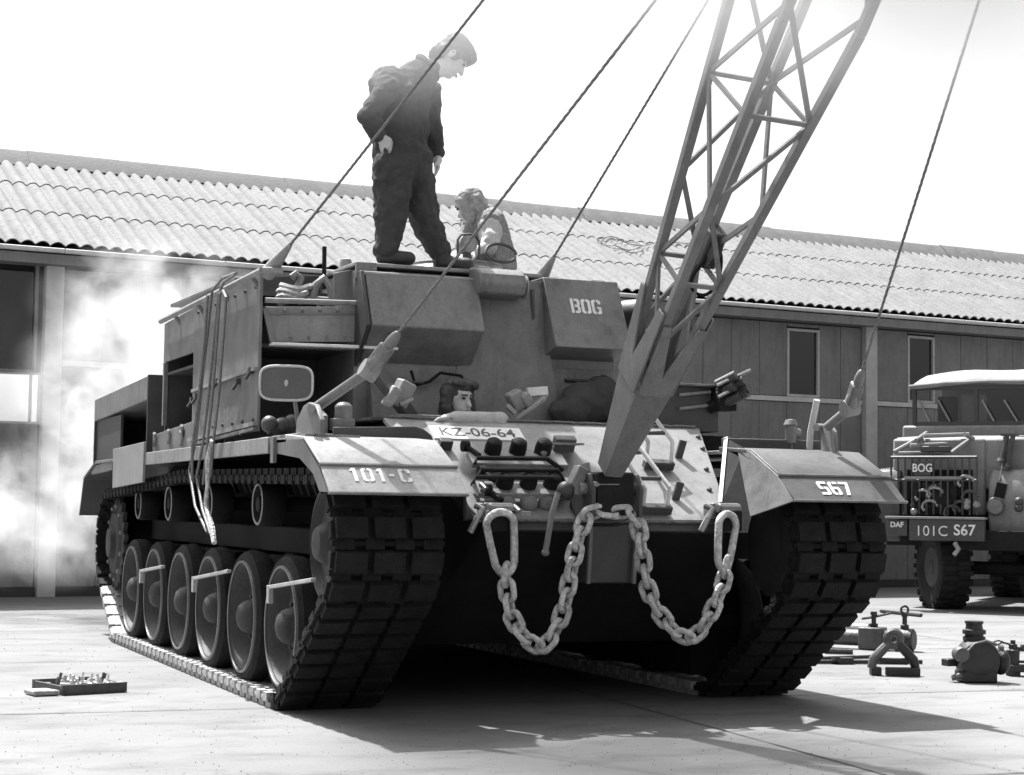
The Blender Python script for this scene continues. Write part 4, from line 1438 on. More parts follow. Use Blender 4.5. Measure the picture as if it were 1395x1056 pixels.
# foot pivot housing on the nose
ph = MB()
for x0, x1 in ((-0.20, -0.178), (0.078, 0.10)):
    ph.xprof([(-1.14, 1.085), (-1.15, 1.24), (-1.10, 1.32), (-0.98, 1.33), (-0.88, 1.24), (-0.84, 1.14), (-0.95, 1.075)], x0, x1)
ph.bx(-0.145, 0.045, -1.10, -0.92, 1.085, 1.12)
piv = ph.build("pivot_housing", PAINTD, jib, 0.006)
MB().tube([(-0.24, -1.05, 1.24), (0.14, -1.05, 1.24)], 0.035, 14).build("pivot_pin", STEEL, jib)
MB().tube([at(797, 632, Y=-0.98), at(803, 652, Y=-1.0)], [0.026, 0.014], 10).build("pivot_bolt", PAINTL, jib)
MB().box((-0.06, -1.06, 1.215), (0.225, 0.17, 0.23)).build("pivot_block", DARK, jib, 0.015)
MB().tube([at(808, 660, Y=-1.13), at(842, 660, Y=-1.13)], 0.016, 8).build("pivot_strap", STEEL, jib)
# sheave block fixed to the rear of the lattice near the roof line
sb = jp(0.245, 0.9, 0.6)
sh = MB()
sh.lathe([(0.09, -0.03), (0.11, -0.02), (0.08, 0.0), (0.11, 0.02), (0.09, 0.03)], sb, JX, 20)
sh.build("sheave", PAINTD, jib)
MB().box(sb, (0.10, 0.12, 0.2), Matrix((JX, JN, JA)).transposed()).build("sheave_cheek", PAINTD, jib, 0.01)
hb_ = []
for i in range(24):
    q_ = 2 * math.pi * i / 24
    hb_.append(jp(0.225, 1.15, 0.3) + JX * (0.07 * math.cos(q_)) + JA * (0.13 * math.sin(q_)) + JN * 0.02 * math.sin(2 * q_))
MB().tube(hb_, 0.010, 6, closed=True).build("hook_loop", DARK, jib)
# head sheave far above the picture
MB().lathe([(0.16, -0.05), (0.18, -0.03), (0.14, 0), (0.18, 0.03), (0.16, 0.05)], HEAD, JX, 24).build("head_sheave", PAINTD, jib)
MB().bar(HEAD - JX * 0.75, HEAD + JX * 0.75, 0.07, 0.07, JN).build("head_crossbar", JIBM, jib)

# ------------------------------------------------------------------ stay ropes
def stay(a, b, lab, loc=None, rod=None):
    e_ = empty("stay_rope", a, lab, "wire rope", "jib stay ropes")
    a, b = Vector(a), Vector(b)
    d = (b - a).normalized()
    n = int((b - a).length / 0.012)
    # two-strand twist gives the lay of the rope a real profile
    s1 = d.orthogonal().normalized()
    s2 = d.cross(s1)
    core = MB()
    n = 420
    for ph_ in range(3):
        core.tube([a.lerp(b, i / n) + (s1 * math.cos(i * 0.7 + ph_ * 2.094) + s2 * math.sin(i * 0.7 + ph_ * 2.094)) * 0.0034 for i in range(n + 1)], 0.0052, 5)
    core.build("strand_core", ROPEM, e_)
    MB().tube([a - d * 0.02, a + d * 0.06, a + d * 0.16, a + d * 0.26], [0.045, 0.042, 0.028, 0.013], 12).build("socket", PAINTL, e_)
    if rod:
        MB().tube([Vector(rod), a], 0.028, 12).build("turnbuckle", PAINT, e_)
        MB().lathe([(0.05, -.045), (0.05, .045)], a, d.cross(Vector((0, 1, 0))), 14).build("clevis", PAINTL, e_)
        k = a + d * 0.10
        MB().box(k, (0.07, 0.16, 0.07), d.to_track_quat('Y', 'Z').to_matrix()).build("clevis_jaw", PAINT, e_, 0.012)
        MB().ell(a + d * 0.21, (0.028, 0.034, 0.075), d.to_track_quat('Z', 'Y').to_matrix()).build("thimble", PAINT, e_)
    return e_
stay(at(366, 371, X=-1.60), (0.25, -4.9, 6.1), "wire stay rope from the top rail corner at left, crossing the standing person")
stay(at(503, 505, Y=-0.88), (0.84, -4.9, 6.1), "wire stay rope with turnbuckle rising from the left front bracket", rod=at(428, 557, Y=-0.60))
stay(at(735, 383, Y=0.80), (0.50, -4.9, 6.1), "thin wire stay rope rising from the roof beside the BOG bin")
stay(at(1158, 556, Y=-0.95), (0.66, -4.9, 6.1), "wire stay rope with turnbuckle above the mudguard marked S67", rod=at(1127, 582, Y=-0.78))

# ------------------------------------------------------------------ ropes hung on the left flank
hang = empty("hung_ropes", at(285, 745, X=-1.74), "bunch of dark wire ropes hanging down over the left flank", "wire rope")
for i, pts in enumerate((((322, 372), (303, 379), (289, 396), (283, 450), (275, 520), (267, 600), (258, 640), (266, 690), (282, 725)),
                         ((320, 374), (305, 384), (298, 400), (293, 450), (285, 530), (277, 600), (268, 650), (276, 695), (287, 728)),
                         ((300, 398), (297, 440), (291, 520), (283, 600), (277, 660)),
                         ((298, 402), (304, 396), (308, 405), (305, 450), (298, 540), (291, 600), (287, 650)),
                         ((283, 402), (279, 460), (271, 540), (262, 610), (262, 655)))):
    MB().tube([at(x, y, X=-1.72 - 0.008 * i) for x, y in pts], 0.0095, 7).build("rope_strand", ROPEM, hang)
pp_ = [at(x, y, X=-1.76) for x, y in ((288, 600), (284, 625), (283, 660), (281, 690), (289, 720), (292, 740))]
MB().tube(pp_, [0.012, 0.022, 0.014, 0.014, 0.020, 0.016], 8).build("rope_end_fitting", CHAINM, hang)

# ------------------------------------------------------------------ white chain looped across the nose
YC = -1.12
chain = empty("tow_chain", at(834, 700, Y=YC) - Vector((0, 0, 0.74)), "pale heavy chain draped in two loops across the nose from hook to hook", "chain")
def link_mesh(L, w, r, n=20, taper=0.0):
    """closed stadium link in local XZ, long axis Z"""
    pts = []
    for i in range(n):
        q_ = 2 * math.pi * i / n
        cx, sz = math.cos(q_), math.sin(q_)
        zz = (L / 2 - w / 2) * (1 if sz > 0.01 else -1 if sz < -0.01 else 0) + w / 2 * sz
        k = 1 + taper * (zz / (L / 2))
        pts.append((w / 2 * cx * k, 0, zz))
    return MB().tube(pts, r, 8, closed=True)
LM = link_mesh(0.115, 0.072, 0.0165).mesh("chain_link", sharp=60)
LM.materials.append(CHAINM)
def chain_run(pts, parent, pitch=0.083):
    P3 = [at(x, y, Y=YC) for x, y in pts]
    # smooth resample
    dens = []
    for i in range(len(P3) - 1):
        for j in range(12):
            p0, p1, p2, p3 = P3[max(i - 1, 0)], P3[i], P3[i + 1], P3[min(i + 2, len(P3) - 1)]
            t = j / 12
            dens.append(0.5 * ((2 * p1) + (p2 - p0) * t + (2 * p0 - 5 * p1 + 4 * p2 - p3) * t * t + (3 * p1 - p0 - 3 * p2 + p3) * t ** 3))
    dens.append(P3[-1])
    acc, k = 0.0, 0
    last = dens[0]
    nxt = pitch / 2
    for a, b in zip(dens[:-1], dens[1:]):
        L = (b - a).length
        while acc + L >= nxt and L > 0:
            p = a.lerp(b, (nxt - acc) / L)
            d = (b - a).normalized()
            base = d.to_track_quat('Z', 'Y').to_matrix()
            # face-on and edge-on links alternate
            yv = Vector((0, -1, 0))
            xv = d.cross(yv).normalized()
            yv = d.cross(xv) * -1
            M0 = Matrix((xv, -yv if False else d.cross(xv), d)).transposed()
            rot = M0 @ Matrix.Rotation(R(38 if k % 2 else -48) + random.uniform(-.15, .15), 3, 'Z')
            inst("chain_link", LM, parent, p + Vector((0, random.uniform(-.006, .006), 0)), rot)
            k += 1
            nxt += pitch
        acc += L
chain_run([(691, 772), (690, 800), (697, 840), (714, 866), (737, 881), (757, 858), (770, 820), (778, 780), (787, 740), (798, 706), (812, 697), (834, 698), (856, 699), (868, 715), (874, 745), (879, 785), (890, 820), (912, 852), (939, 869), (962, 848), (980, 808), (990, 772)], chain)
for (xa, ya, xb, yb) in ((680, 702, 689, 778), (992, 704, 985, 772)):
    a, b = at(xa, ya, Y=YC), at(xb, yb, Y=YC)
    L = (b - a).length + 0.03
    pm = link_mesh(L, 0.15, 0.021, 28, taper=0.28).mesh("pear_ring", sharp=60)
    pm.materials.append(CHAINM)
    d = (a - b).normalized()
    xv = d.cross(Vector((0, -1, 0))).normalized()
    inst("pear_ring", pm, chain, (a + b) / 2, Matrix((xv, d.cross(xv), d)).transposed() @ Matrix.Rotation(R(28 if xa > 800 else 12), 3, 'Z'))

# ------------------------------------------------------------------ people
SKIN = mat("skin", 0.46, 0.55, 0.10, 18, 0.08, 60)
SKIN2 = mat("skin_shaded_beard", 0.30, 0.6, 0.15, 18, 0.08, 60)
CLOTH = mat("dark_overall_cloth", 0.040, 0.9, 0.25, 9, 0.5, 22)
CLOTH2 = mat("denim_cloth", 0.22, 0.9, 0.25, 9, 0.5, 22)
CLOTH3 = mat("pale_shirt_cloth", 0.45, 0.9, 0.15, 9, 0.5, 22)
HAIRL = mat("fair_hair", 0.26, 0.6, 0.35, 30, 0.35, 60)
HAIRD = mat("dark_hair", 0.03, 0.6, 0.4, 30, 0.3, 60)
BOOT = mat("boot_leather", 0.02, 0.5, 0.3, 12, 0.2, 50)
WRINKLE = bpy.data.textures.new("cloth_wrinkles", 'CLOUDS')
WRINKLE.noise_scale = 0.075
WRINKLE.noise_depth = 2
def flesh(mb, name, mt, parent, voxel=0.012, smooth=6, wrinkle=0.0):
    o = mb.build(name, mt, parent, sharp=180)
    r_ = o.modifiers.new("remesh", 'REMESH')
    r_.mode = 'VOXEL'
    r_.voxel_size = voxel
    r_.use_smooth_shade = True
    s_ = o.modifiers.new("smooth", 'SMOOTH')
    s_.factor = 0.5
    s_.iterations = smooth
    if wrinkle:
        d_m = o.modifiers.new("wrinkles", 'DISPLACE')
        d_m.texture = WRINKLE
        d_m.texture_coords = 'LOCAL'
        d_m.strength = wrinkle
        d_m.mid_level = 0.5
    return o
def head_mesh(mb, c, s, face, up=(0, 0, 1)):
    """a head of height about 0.23*s around c, looking along face"""
    f = Vector(face).normalized()
    u = Vector(up)
    u = (u - f * u.dot(f)).normalized()
    r = f.cross(u)
    M = Matrix((r, f, u)).transposed()
    def q(x, y, z): return c + (r * x + f * y + u * z) * s
    mb.ell(q(0, -0.012, 0.03), (0.075 * s, 0.092 * s, 0.092 * s), M)
    mb.ell(q(0, 0.02, -0.03), (0.058 * s, 0.066 * s, 0.085 * s), M)
    mb.ell(q(0, 0.055, -0.088), (0.032 * s, 0.03 * s, 0.026 * s), M)
    mb.caps(q(0, 0.082, 0.012), q(0, 0.105, -0.028), 0.009 * s, 0.014 * s, 8)
    mb.ell(q(0, 0.078, 0.035), (0.05 * s, 0.016 * s, 0.012 * s), M)
    mb.ell(q(0, 0.084, -0.062), (0.026 * s, 0.012 * s, 0.008 * s), M)
    mb.ell(q(0.077, -0.01, -0.005), (0.012 * s, 0.022 * s, 0.034 * s), M)
    mb.ell(q(-0.077, -0.01, -0.005), (0.012 * s, 0.022 * s, 0.034 * s), M)
    return q, M, s
def face_bits(q, s, M, parent):
    for sx in (-1, 1):
        e_ = MB().ell(q(sx * 0.030, 0.080, 0.014), (0.014 * s, 0.008 * s, 0.008 * s), M).build("eye", HAIRD, parent)
        MB().caps(q(sx * 0.014, 0.092, 0.034), q(sx * 0.048, 0.082, 0.034), 0.006 * s, 0.004 * s, 6).build("eyebrow", HAIRD, parent)
    MB().caps(q(-0.022, 0.096, -0.060), q(0.022, 0.096, -0.060), 0.005 * s, 0.005 * s, 6).build("mouth", mat("lips", 0.16, 0.6, 0.1, 9), parent)
def hand(mb, wrist, dirv, palmn, s, curl=0.6, side=1):
    """palm with four unequal fingers and a thumb leaving the side near the wrist"""
    d = Vector(dirv).normalized()
    n = Vector(palmn)
    n = (n - d * n.dot(d)).normalized()
    x = d.cross(n)
    w = Vector(wrist)
    mb.caps(w, w + d * 0.03 * s, 0.026 * s, 0.03 * s, 10)
    for i, (off, L) in enumerate(((-0.030, 0.066), (-0.010, 0.076), (0.010, 0.072), (0.030, 0.056))):
        b0 = w + d * 0.02 * s + x * off * s * 0.7
        b1 = w + d * 0.085 * s + x * off * s
        mb.caps(b0, b1, 0.015 * s, 0.0125 * s, 8)
        dd = (d * math.cos(curl * .6) + n * math.sin(curl * .6))
        b2 = b1 + dd * L * 0.5 * s
        dd2 = (d * math.cos(curl * 1.4) + n * math.sin(curl * 1.4))
        b3 = b2 + dd2 * L * 0.5 * s
        mb.caps(b1, b2, 0.0105 * s, 0.0095 * s, 8)
        mb.caps(b2, b3, 0.0095 * s, 0.0075 * s, 8)
    t0 = w + d * 0.025 * s - x * 0.028 * s * side
    t1 = t0 + (d * 0.6 - x * 0.7 * side + n * 0.25) * 0.045 * s
    t2 = t1 + (d * 0.8 + n * 0.5) * 0.035 * s
    mb.caps(t0, t1, 0.015 * s, 0.012 * s, 8)
    mb.caps(t1, t2, 0.0115 * s, 0.009 * s, 8)

cvl = MB()
for c, r_ in lumps:
    cvl.ell(c, r_)
cv_o = flesh(cvl, "canvas_cover", CANVD, T, 0.016, 5, 0.035)
# --- person standing on the roof, bent forward, hand on hip
YM = 0.80
def s_(px, py, dy=0.0):
    return at(px, py, Y=YM + dy)
FZ = 2.615
pm_ = empty("person", (s_(560, 366).x, YM, FZ), "person in dark overalls standing on the vehicle roof, bent forward looking down", "person")
bd = MB()
hc = s_(617, 79, .0)
fdirv = Vector((0.70, -0.22, -0.78))
q, HM, hs = head_mesh(bd, hc, 1.08, fdirv, (0.45, -0.1, 0.9))
neck0 = s_(583, 97)
bd.caps(neck0, hc + Vector((-.03, 0, -.06)), 0.062, 0.058)
bd.caps(s_(545, 205), s_(548, 140), 0.13, 0.15)
bd.caps(s_(548, 140), s_(575, 105), 0.15, 0.08)
KL, AL = s_(533, 300, -.05), s_(524, 350, -.08)
KR, AR = s_(581, 302, .02), s_(601, 352, .0)
bd.caps(s_(535, 225, -.06), KL, 0.09, 0.06).caps(KL, AL, 0.055, 0.04)
bd.caps(s_(562, 225, .06), KR, 0.09, 0.06).caps(KR, AR, 0.055, 0.04)
SHN, ELN, HDN = s_(528, 118, -.18), s_(503, 158, -.24), s_(516, 186, -.22)
SHF, ELF, HDF = s_(585, 125, .12), s_(586, 175, .14), s_(596, 212, .10)
bd.caps(SHN, ELN, 0.055, 0.045).caps(ELN, HDN, 0.042, 0.032)
bd.caps(SHF, ELF, 0.055, 0.045).caps(ELF, HDF, 0.042, 0.032)
hand(bd, HDN, (0.8, 0.3, -0.35), (0.1, 0.9, -0.3), 1.05, 0.8)
hand(bd, HDF, (-0.05, -0.1, -1), (-0.9, 0.1, 0), 1.1, 0.55)
body = flesh(bd, "body", SKIN, pm_, 0.0085, 3)
face_bits(q, hs, HM, body)
ov = MB()
# trunk of the overall, baggy at the back
ov.caps(s_(547, 222), s_(543, 185), 0.18, 0.175)
ov.caps(s_(545, 185), s_(546, 140), 0.178, 0.19)
ov.caps(s_(542, 140), s_(568, 108), 0.19, 0.125)
ov.caps(s_(566, 108), s_(584, 98), 0.12, 0.085)
ov.ell(s_(530, 118, -.02), (0.13, 0.16, 0.13))
ov.ell(s_(549, 215), (0.19, .17, .14))
ov.caps(s_(536, 228, -.07), s_(532, 300, -.06), 0.135, 0.102).caps(s_(532, 300, -.06), s_(526, 338, -.08), 0.100, 0.078)
ov.caps(s_(562, 228, .07), s_(580, 302, .03), 0.132, 0.095).caps(s_(580, 302, .03), s_(598, 342, .01), 0.095, 0.075)
ov.caps(SHN, ELN, 0.075, 0.068).caps(ELN, HDN.lerp(ELN, 0.12), 0.066, 0.05)
ov.caps(SHF, ELF, 0.085, 0.075).caps(ELF, HDF.lerp(ELF, 0.10), 0.072, 0.055)
overall = flesh(ov, "overalls", CLOTH, pm_, 0.012, 4, 0.05)
cl = MB().tube([neck0 + HM @ Vector((math.cos(a) * .085, math.sin(a) * .085 - .02, .015)) for a in [2 * math.pi * i / 20 for i in range(20)]], 0.022, 8, closed=True).build("collar", CLOTH, overall)
hr = MB()
hr.ell(q(0, -0.02, 0.055), (0.088 * hs, 0.108 * hs, 0.085 * hs), HM)
hr.ell(q(0, -0.07, 0.0), (0.08 * hs, 0.055 * hs, 0.10 * hs), HM)
hr.ell(q(0, 0.066, 0.075), (0.066 * hs, 0.045 * hs, 0.038 * hs), HM)
hr.ell(q(0, 0.0, 0.095), (0.075 * hs, 0.08 * hs, 0.05 * hs), HM)
hr.ell(q(0, -0.085, -0.045), (0.06 * hs, 0.04 * hs, 0.06 * hs), HM)
hr.ell(q(0.07, 0.0, 0.015), (0.02 * hs, 0.04 * hs, 0.05 * hs), HM)
hr.ell(q(-0.07, 0.0, 0.015), (0.02 * hs, 0.04 * hs, 0.05 * hs), HM)
flesh(hr, "hair", HAIRD, pm_, 0.008, 2, 0.05)
def boot(a, toe, name="boot"):
    b_ = MB()
    a, toe = Vector(a), Vector(toe)
    b_.caps(a + Vector((0, 0, 0.07)), a + Vector((0, 0, 0.0)), 0.062, 0.058)
    b_.caps(a + Vector((0, 0, -0.02)), toe, 0.055, 0.045)
    return flesh(b_, name, BOOT, pm_, 0.011, 3)
ba = s_(524, 352, -.08)
boot(Vector((ba.x, ba.y, FZ + 0.075)), Vector((ba.x + .13, ba.y - .08, FZ + 0.05)))
ba = s_(601, 354, .0)
boot(Vector((ba.x, ba.y, FZ + 0.075)), Vector((ba.x + .15, ba.y - .07, FZ + 0.05)))

# --- person sitting in the cupola, back to the camera
Y2 = 1.45
def k_(px, py, dy=0.0):
    return at(px, py, Y=Y2 + dy)
p2 = empty("person", (-0.10, Y2, 2.60), "fair-haired person in a pale shirt crouching in the roof cupola, head bowed", "person")
b2_ = MB()
h2 = k_(640, 281)
q2_, HM2, hs2 = head_mesh(b2_, h2, 0.98, (-0.62, 0.70, -0.42), (-0.3, 0.25, 0.9))
b2_.caps(h2 + Vector((.03, 0, -.07)), k_(655, 300), 0.055, 0.06)
b2_.caps(k_(664, 312), k_(670, 355), 0.14, 0.14)
SL2, EL2, HL2 = k_(643, 308, .12), k_(632, 333, .0), k_(628, 343, -.2)
SR2, ER2, HR2 = k_(668, 303, -.14), k_(666, 334, -.26), k_(644, 345, -.34)
b2_.caps(SL2, EL2, .05, .042).caps(EL2, HL2, .04, .03).caps(SR2, ER2, .05, .042).caps(ER2, HR2, .04, .03)
hand(b2_, HL2, (-0.6, -0.5, -0.4), (0, 0.2, -1), 1.0, 0.7)
hand(b2_, HR2, (-0.8, -0.4, -0.3), (0, 0.2, -1), 1.0, 0.7, -1)
body2 = flesh(b2_, "body", SKIN, p2, 0.0095, 3)
face_bits(q2_, hs2, HM2, body2)
sh2 = MB()
sh2.caps(k_(662, 308), k_(672, 358), 0.145, 0.165).caps(SL2, SR2, 0.085, 0.10)
sh2.caps(k_(655, 300), k_(665, 310), 0.07, 0.12)
sh2.caps(SL2, EL2, .068, .058).caps(EL2, HL2.lerp(EL2, .3), .055, .045)
flesh(sh2, "shirt", CLOTH2, p2, 0.011, 3, 0.05)
slv = MB().caps(SR2, ER2, .082, .066).caps(SR2 + Vector((0, 0, .01)), SR2.lerp(ER2, .5), .088, .078)
flesh(slv, "rolled_sleeve", CLOTH3, p2, 0.010, 2, 0.05)
hr2 = MB()
hr2.ell(q2_(0, -0.02, 0.045), (0.090, 0.104, 0.085), HM2).ell(q2_(0, -0.075, -0.03), (0.085, 0.05, 0.13), HM2).ell(q2_(0.075, 0.0, -.04), (0.026, 0.05, 0.11), HM2).ell(q2_(-0.075, 0.0, -.04), (0.026, 0.05, 0.11), HM2)
flesh(hr2, "hair", HAIRL, p2, 0.007, 2, 0.022)

# --- driver, head and forearm over the hatch rim
Y3 = 0.08
def d_(px, py, dy=0.0):
    return at(px, py, Y=Y3 + dy)
p3 = empty("person", (d_(622, 560).x, Y3 + .05, 1.62), "long-haired driver looking right out of the open front hatch", "person")
b3 = MB()
h3 = d_(626, 546)
q3, HM3, hs3 = head_mesh(b3, h3, 0.98, (0.28, -0.95, -0.05))
b3.caps(h3 + Vector((-.01, .02, -.08)), Vector((h3.x - .01, Y3 + .06, 1.62)), 0.058, 0.065)
b3.caps(Vector((h3.x - .17, Y3 + .08, 1.56)), Vector((h3.x + .16, Y3 + .08, 1.56)), 0.10, 0.10)
HD3, EL3 = d_(612, 570, -.16), d_(680, 574, -.14)
b3.caps(Vector((h3.x + .16, Y3 + .05, 1.56)), EL3, .055, .045).caps(EL3, HD3, .042, .032)
hand(b3, HD3, (-1, -0.1, -0.15), (0, -.2, -1), 0.95, 0.6)
bo3 = flesh(b3, "body", SKIN, p3, 0.009, 2)
face_bits(q3, hs3, HM3, bo3)
s3 = MB()
s3.caps(Vector((h3.x - .17, Y3 + .08, 1.55)), Vector((h3.x + .16, Y3 + .08, 1.55)), 0.115, 0.115)
s3.caps(Vector((h3.x + .16, Y3 + .05, 1.56)), EL3, .07, .060).caps(EL3, HD3.lerp(EL3, .12), .056, .046)
flesh(s3, "jacket", CLOTH3, p3, 0.011, 3)
h3m = MB()
h3m.ell(q3(0, -0.03, 0.055), (0.10, 0.108, 0.085), HM3).ell(q3(0, -0.07, -0.03), (0.105, 0.06, 0.13), HM3)
h3m.ell(q3(0.088, -0.015, -.04), (0.028, 0.05, 0.11), HM3).ell(q3(-0.088, -0.015, -.04), (0.034, 0.055, 0.12), HM3)
h3m.ell(q3(-0.05, 0.045, 0.095), (0.045, 0.04, 0.022), HM3).ell(q3(0.045, 0.045, 0.095), (0.045, 0.04, 0.022), HM3)
flesh(h3m, "hair", HAIRD, p3, 0.008, 2, 0.05)

# ------------------------------------------------------------------ truck behind the right track
TC = at(1285, 829, Z=0)
TF = Vector((0.764, 0.645, 0)).normalized()
TXV = Vector((0.645, -0.764, 0)).normalized()
TO = Vector((TC.x, TC.y, 0)) - TF * 0.80
truck = empty("army_truck", TO, "open-fronted army truck with pale canvas roof and bumper marked 101C S67", "truck", rz=math.atan2(TXV.y, TXV.x), local=True)
def tl(px, py, y):
    p = atp(px, py, TO + TF * y, TF) - TO
    return Vector((p.dot(TXV), y, p.z))
TP = mat("truck_paint_pale", 0.23, 0.5, 0.18, 3, 0.1, 40, stain=0.2)
TPD = mat("truck_paint_dark", 0.05, 0.5, 0.25, 3, 0.1, 40)
CANV = mat("bleached_canvas", 0.27, 0.9, 0.2, 5, 0.6, 9)
a, b = tl(1238, 707, 0), tl(1341, 738, 0)
bm = MB().bx(a.x, b.x, 0, 0.09, b.z, a.z)
bump = bm.build("bumper", TPD, truck, 0.008)
MB().bx(tl(1206, 705, 0).x, b.x + .01, -0.02, 0.14, a.z + 0.002, a.z + 0.03).build("bumper_top", TP, bump, 0.004)
lettering("101C", 0.17, WHITE, tl(1269, 724, -0.004), (1, 0, 0), (0, 0, 1), bump, sx=1.0, space=1.05)
lettering("S67", 0.175, WHITE, tl(1314, 723, -0.004), (1, 0, 0), (0, 0, 1), bump, bold=0.003)
c0, c1 = tl(1208, 708, 0.02), tl(1236, 730, 0.02)
MB().bx(c0.x, c1.x, 0.02, 0.30, c1.z, c0.z).build("bumper_corner", TPD, bump, 0.01)
lettering("DAF", 0.085, WHITE, tl(1222, 715, 0.012), (1, 0, 0), (0, 0, 1), bump, bold=0.003)
MB().tube([tl(1301, 740, -.03), tl(1306, 748, -.06), tl(1300, 756, -.05)], 0.03, 8).build("tow_pintle", STEEL, truck)
# grille and bonnet
g0, g1 = tl(1216, 598, 0.45), tl(1342, 702, 0.45)
MB().bx(g0.x, g1.x, 0.45, 0.55, g1.z, g0.z).build("radiator_shell", TP, truck, 0.03)
gi0, gi1 = tl(1236, 640, 0.44), tl(1325, 702, 0.44)
MB().bx(gi0.x, gi1.x, 0.425, 0.46, gi1.z, gi0.z).build("radiator_core", DARK, truck)
MB().xprof([(0.50, g0.z - .10), (0.50, g0.z - .02), (0.56, g0.z + .02), (1.9, g0.z + .10), (1.9, g0.z - .6), (0.5, g0.z - .6)], g0.x + .02, g1.x + 0.25).build("bonnet", TP, truck, 0.02)
bt0, bt1 = tl(1214, 623, 0.18), tl(1331, 702, 0.18)
nb = 13
guard = MB().tube([(bt0.x, 0.18, bt0.z), (bt1.x, 0.18, bt0.z)], 0.018, 6).tube([(bt0.x, 0.18, bt0.z - .27), (bt1.x, 0.18, bt0.z - .27)], 0.016, 6).build("brush_guard", TPD, truck)
for i in range(nb):
    x = bt0.x + (bt1.x - bt0.x) * i / (nb - 1)
    MB().tube([(x, 0.18, bt1.z), (x, 0.18, bt0.z)], 0.014, 6).build("guard_bar", TPD, guard)
p0, p1 = tl(1245, 628, 0.15), tl(1268, 648, 0.15)
sgn_ = MB().bx(p0.x, p1.x, 0.14, 0.16, p1.z, p0.z).build("sign_plate", TPD, truck)
lettering("BOG", 0.135, WHITE, tl(1256.5, 638, 0.138), (1, 0, 0), (0, 0, 1), sgn_, bold=0.003, sx=0.85)
MB().bx(tl(1232, 651, .13).x, tl(1310, 651, .13).x, 0.12, 0.15, tl(1270, 653, .13).z, tl(1270, 649, .13).z).build("guard_crossbar", TP, guard)
# winch and rope coil behind the guard
wn = MB()
wn.lathe([(0.16, 0), (0.16, 0.06), (0.12, 0.07), (0.12, 0.45), (0.16, 0.46), (0.16, 0.52)], tl(1248, 672, 0.30), (1, 0, 0), 18)
wn.ell(tl(1285, 682, 0.28), (0.2, 0.12, 0.16)).ell(tl(1300, 668, 0.28), (0.15, 0.1, 0.18)).ell(tl(1262, 690, 0.28), (0.2, 0.1, 0.1))
wn.build("winch", DARK, truck)
for i in range(7):
    x_, y_ = random.uniform(1250, 1322), random.uniform(655, 698)
    c = tl(x_, y_, 0.17)
    MB().tube([c + Vector((math.cos(t_) * .09, .02 * math.sin(3 * t_), math.sin(t_) * .07)) for t_ in [0.5 * k for k in range(9)]], 0.02, 6).build("winch_rope", TPD if i % 2 else STEEL, truck)
for px, py in ((1246, 697), (1318, 684), (1318, 690), (1331, 688)):
    MB().lathe([(0.04, 0), (0.045, .03), (.03, .05), (0, .055)], tl(px, py, 0.2), (0, -1, 0), 14).build("front_lamp", STEEL, truck)
# A-frame tow bar carried on the bonnet nose
for (xa, ya, xb, yb) in ((1218, 616, 1258, 594), (1224, 618, 1296, 617), (1296, 617, 1325, 596), (1240, 607, 1300, 605), (1258, 594, 1320, 592), (1248, 600, 1262, 590), (1314, 592, 1326, 598)):
    MB().tube([tl(xa, ya, 0.25), tl(xb, yb, 0.5)], 0.026, 8).build("tow_frame_tube", TP, truck)
MB().box(tl(1275, 612, 0.3), (0.35, 0.1, 0.07)).build("tow_frame_block", TPD, truck, 0.01)
# right wing with lamp and hanging hooks
w0 = tl(1340, 590, 0.5)
wing = MB()
pr = []
for i in range(9):
    t_ = i / 8
    pr.append((0.35 + 0.55 * t_ ** 2, g0.z - 0.35 - 0.95 * (1 - (1 - t_) ** 0.6) if False else 0))
ZW = tl(1370, 640, 0.5).z
ZB = tl(1360, 740, 0.4).z
wing.xprof([(0.35, ZB), (0.30, ZB + .35), (0.34, ZW - .15), (0.45, ZW), (1.3, ZW + .05), (1.3, ZW - .1), (0.55, ZW - .12), (0.45, ZW - .3), (0.45, ZB)], tl(1348, 700, 0.4).x, tl(1348, 700, 0.4).x + 0.62)
wing.build("front_wing", TP, truck, 0.04)
MB().bx(g1.x, g1.x + .65, 0.62, 1.9, ZB + .5, g0.z + .02).build("bonnet_side", TP, truck, 0.04)
lw = MB().xprof([(0.35, ZB), (0.30, ZB + .35), (0.34, ZW - .15), (0.45, ZW), (1.3, ZW + .05), (1.3, ZW - .1), (0.55, ZW - .12), (0.45, ZW - .3), (0.45, ZB)], g0.x - .25, g0.x + 0.12).build("front_wing", TPD, truck, 0.03)
MB().bx(g0.x - .2, g0.x + 2.2, 0.9, 1.9, 0.75, 1.3).build("chassis", DARK, truck)
hl = MB().lathe([(0.0, -.02), (0.10, -.01), (0.11, 0.0), (0.10, 0.06), (0.05, 0.10)], tl(1356, 690, 0.22), (0, 1, 0), 20).build("headlamp", TPD, truck)
MB().lathe([(0.0, -.03), (0.085, -.02), (0.09, -0.005)], tl(1356, 690, 0.22), (0, 1, 0), 20).build("lamp_glass", LENS, hl)
for (xa, ya, xb, yb) in ((1372, 592, 1364, 628), (1380, 594, 1372, 636)):
    MB().tube([tl(xa, ya, 0.5), tl(xb, yb, 0.45)], 0.03, 8).lathe([(0.06, 0), (0.04, .04)], tl(xb, yb, 0.45), (0, 0, 1), 12).build("hanging_tool", TPD, truck)
MB().bx(tl(1364, 593, .5).x, tl(1386, 593, .5).x, 0.46, 0.6, tl(1370, 594, .5).z, tl(1370, 591, .5).z).build("tool_bracket", TPD, truck)
MB().box(tl(1363, 668, 0.3), (0.12, 0.02, 0.17), (0, R(12), R(20))).build("wing_mirror", DARK, truck)
MB().tube([tl(1362, 655, 0.3), tl(1366, 632, 0.4)], 0.012, 6).build("mirror_arm", TPD, truck)
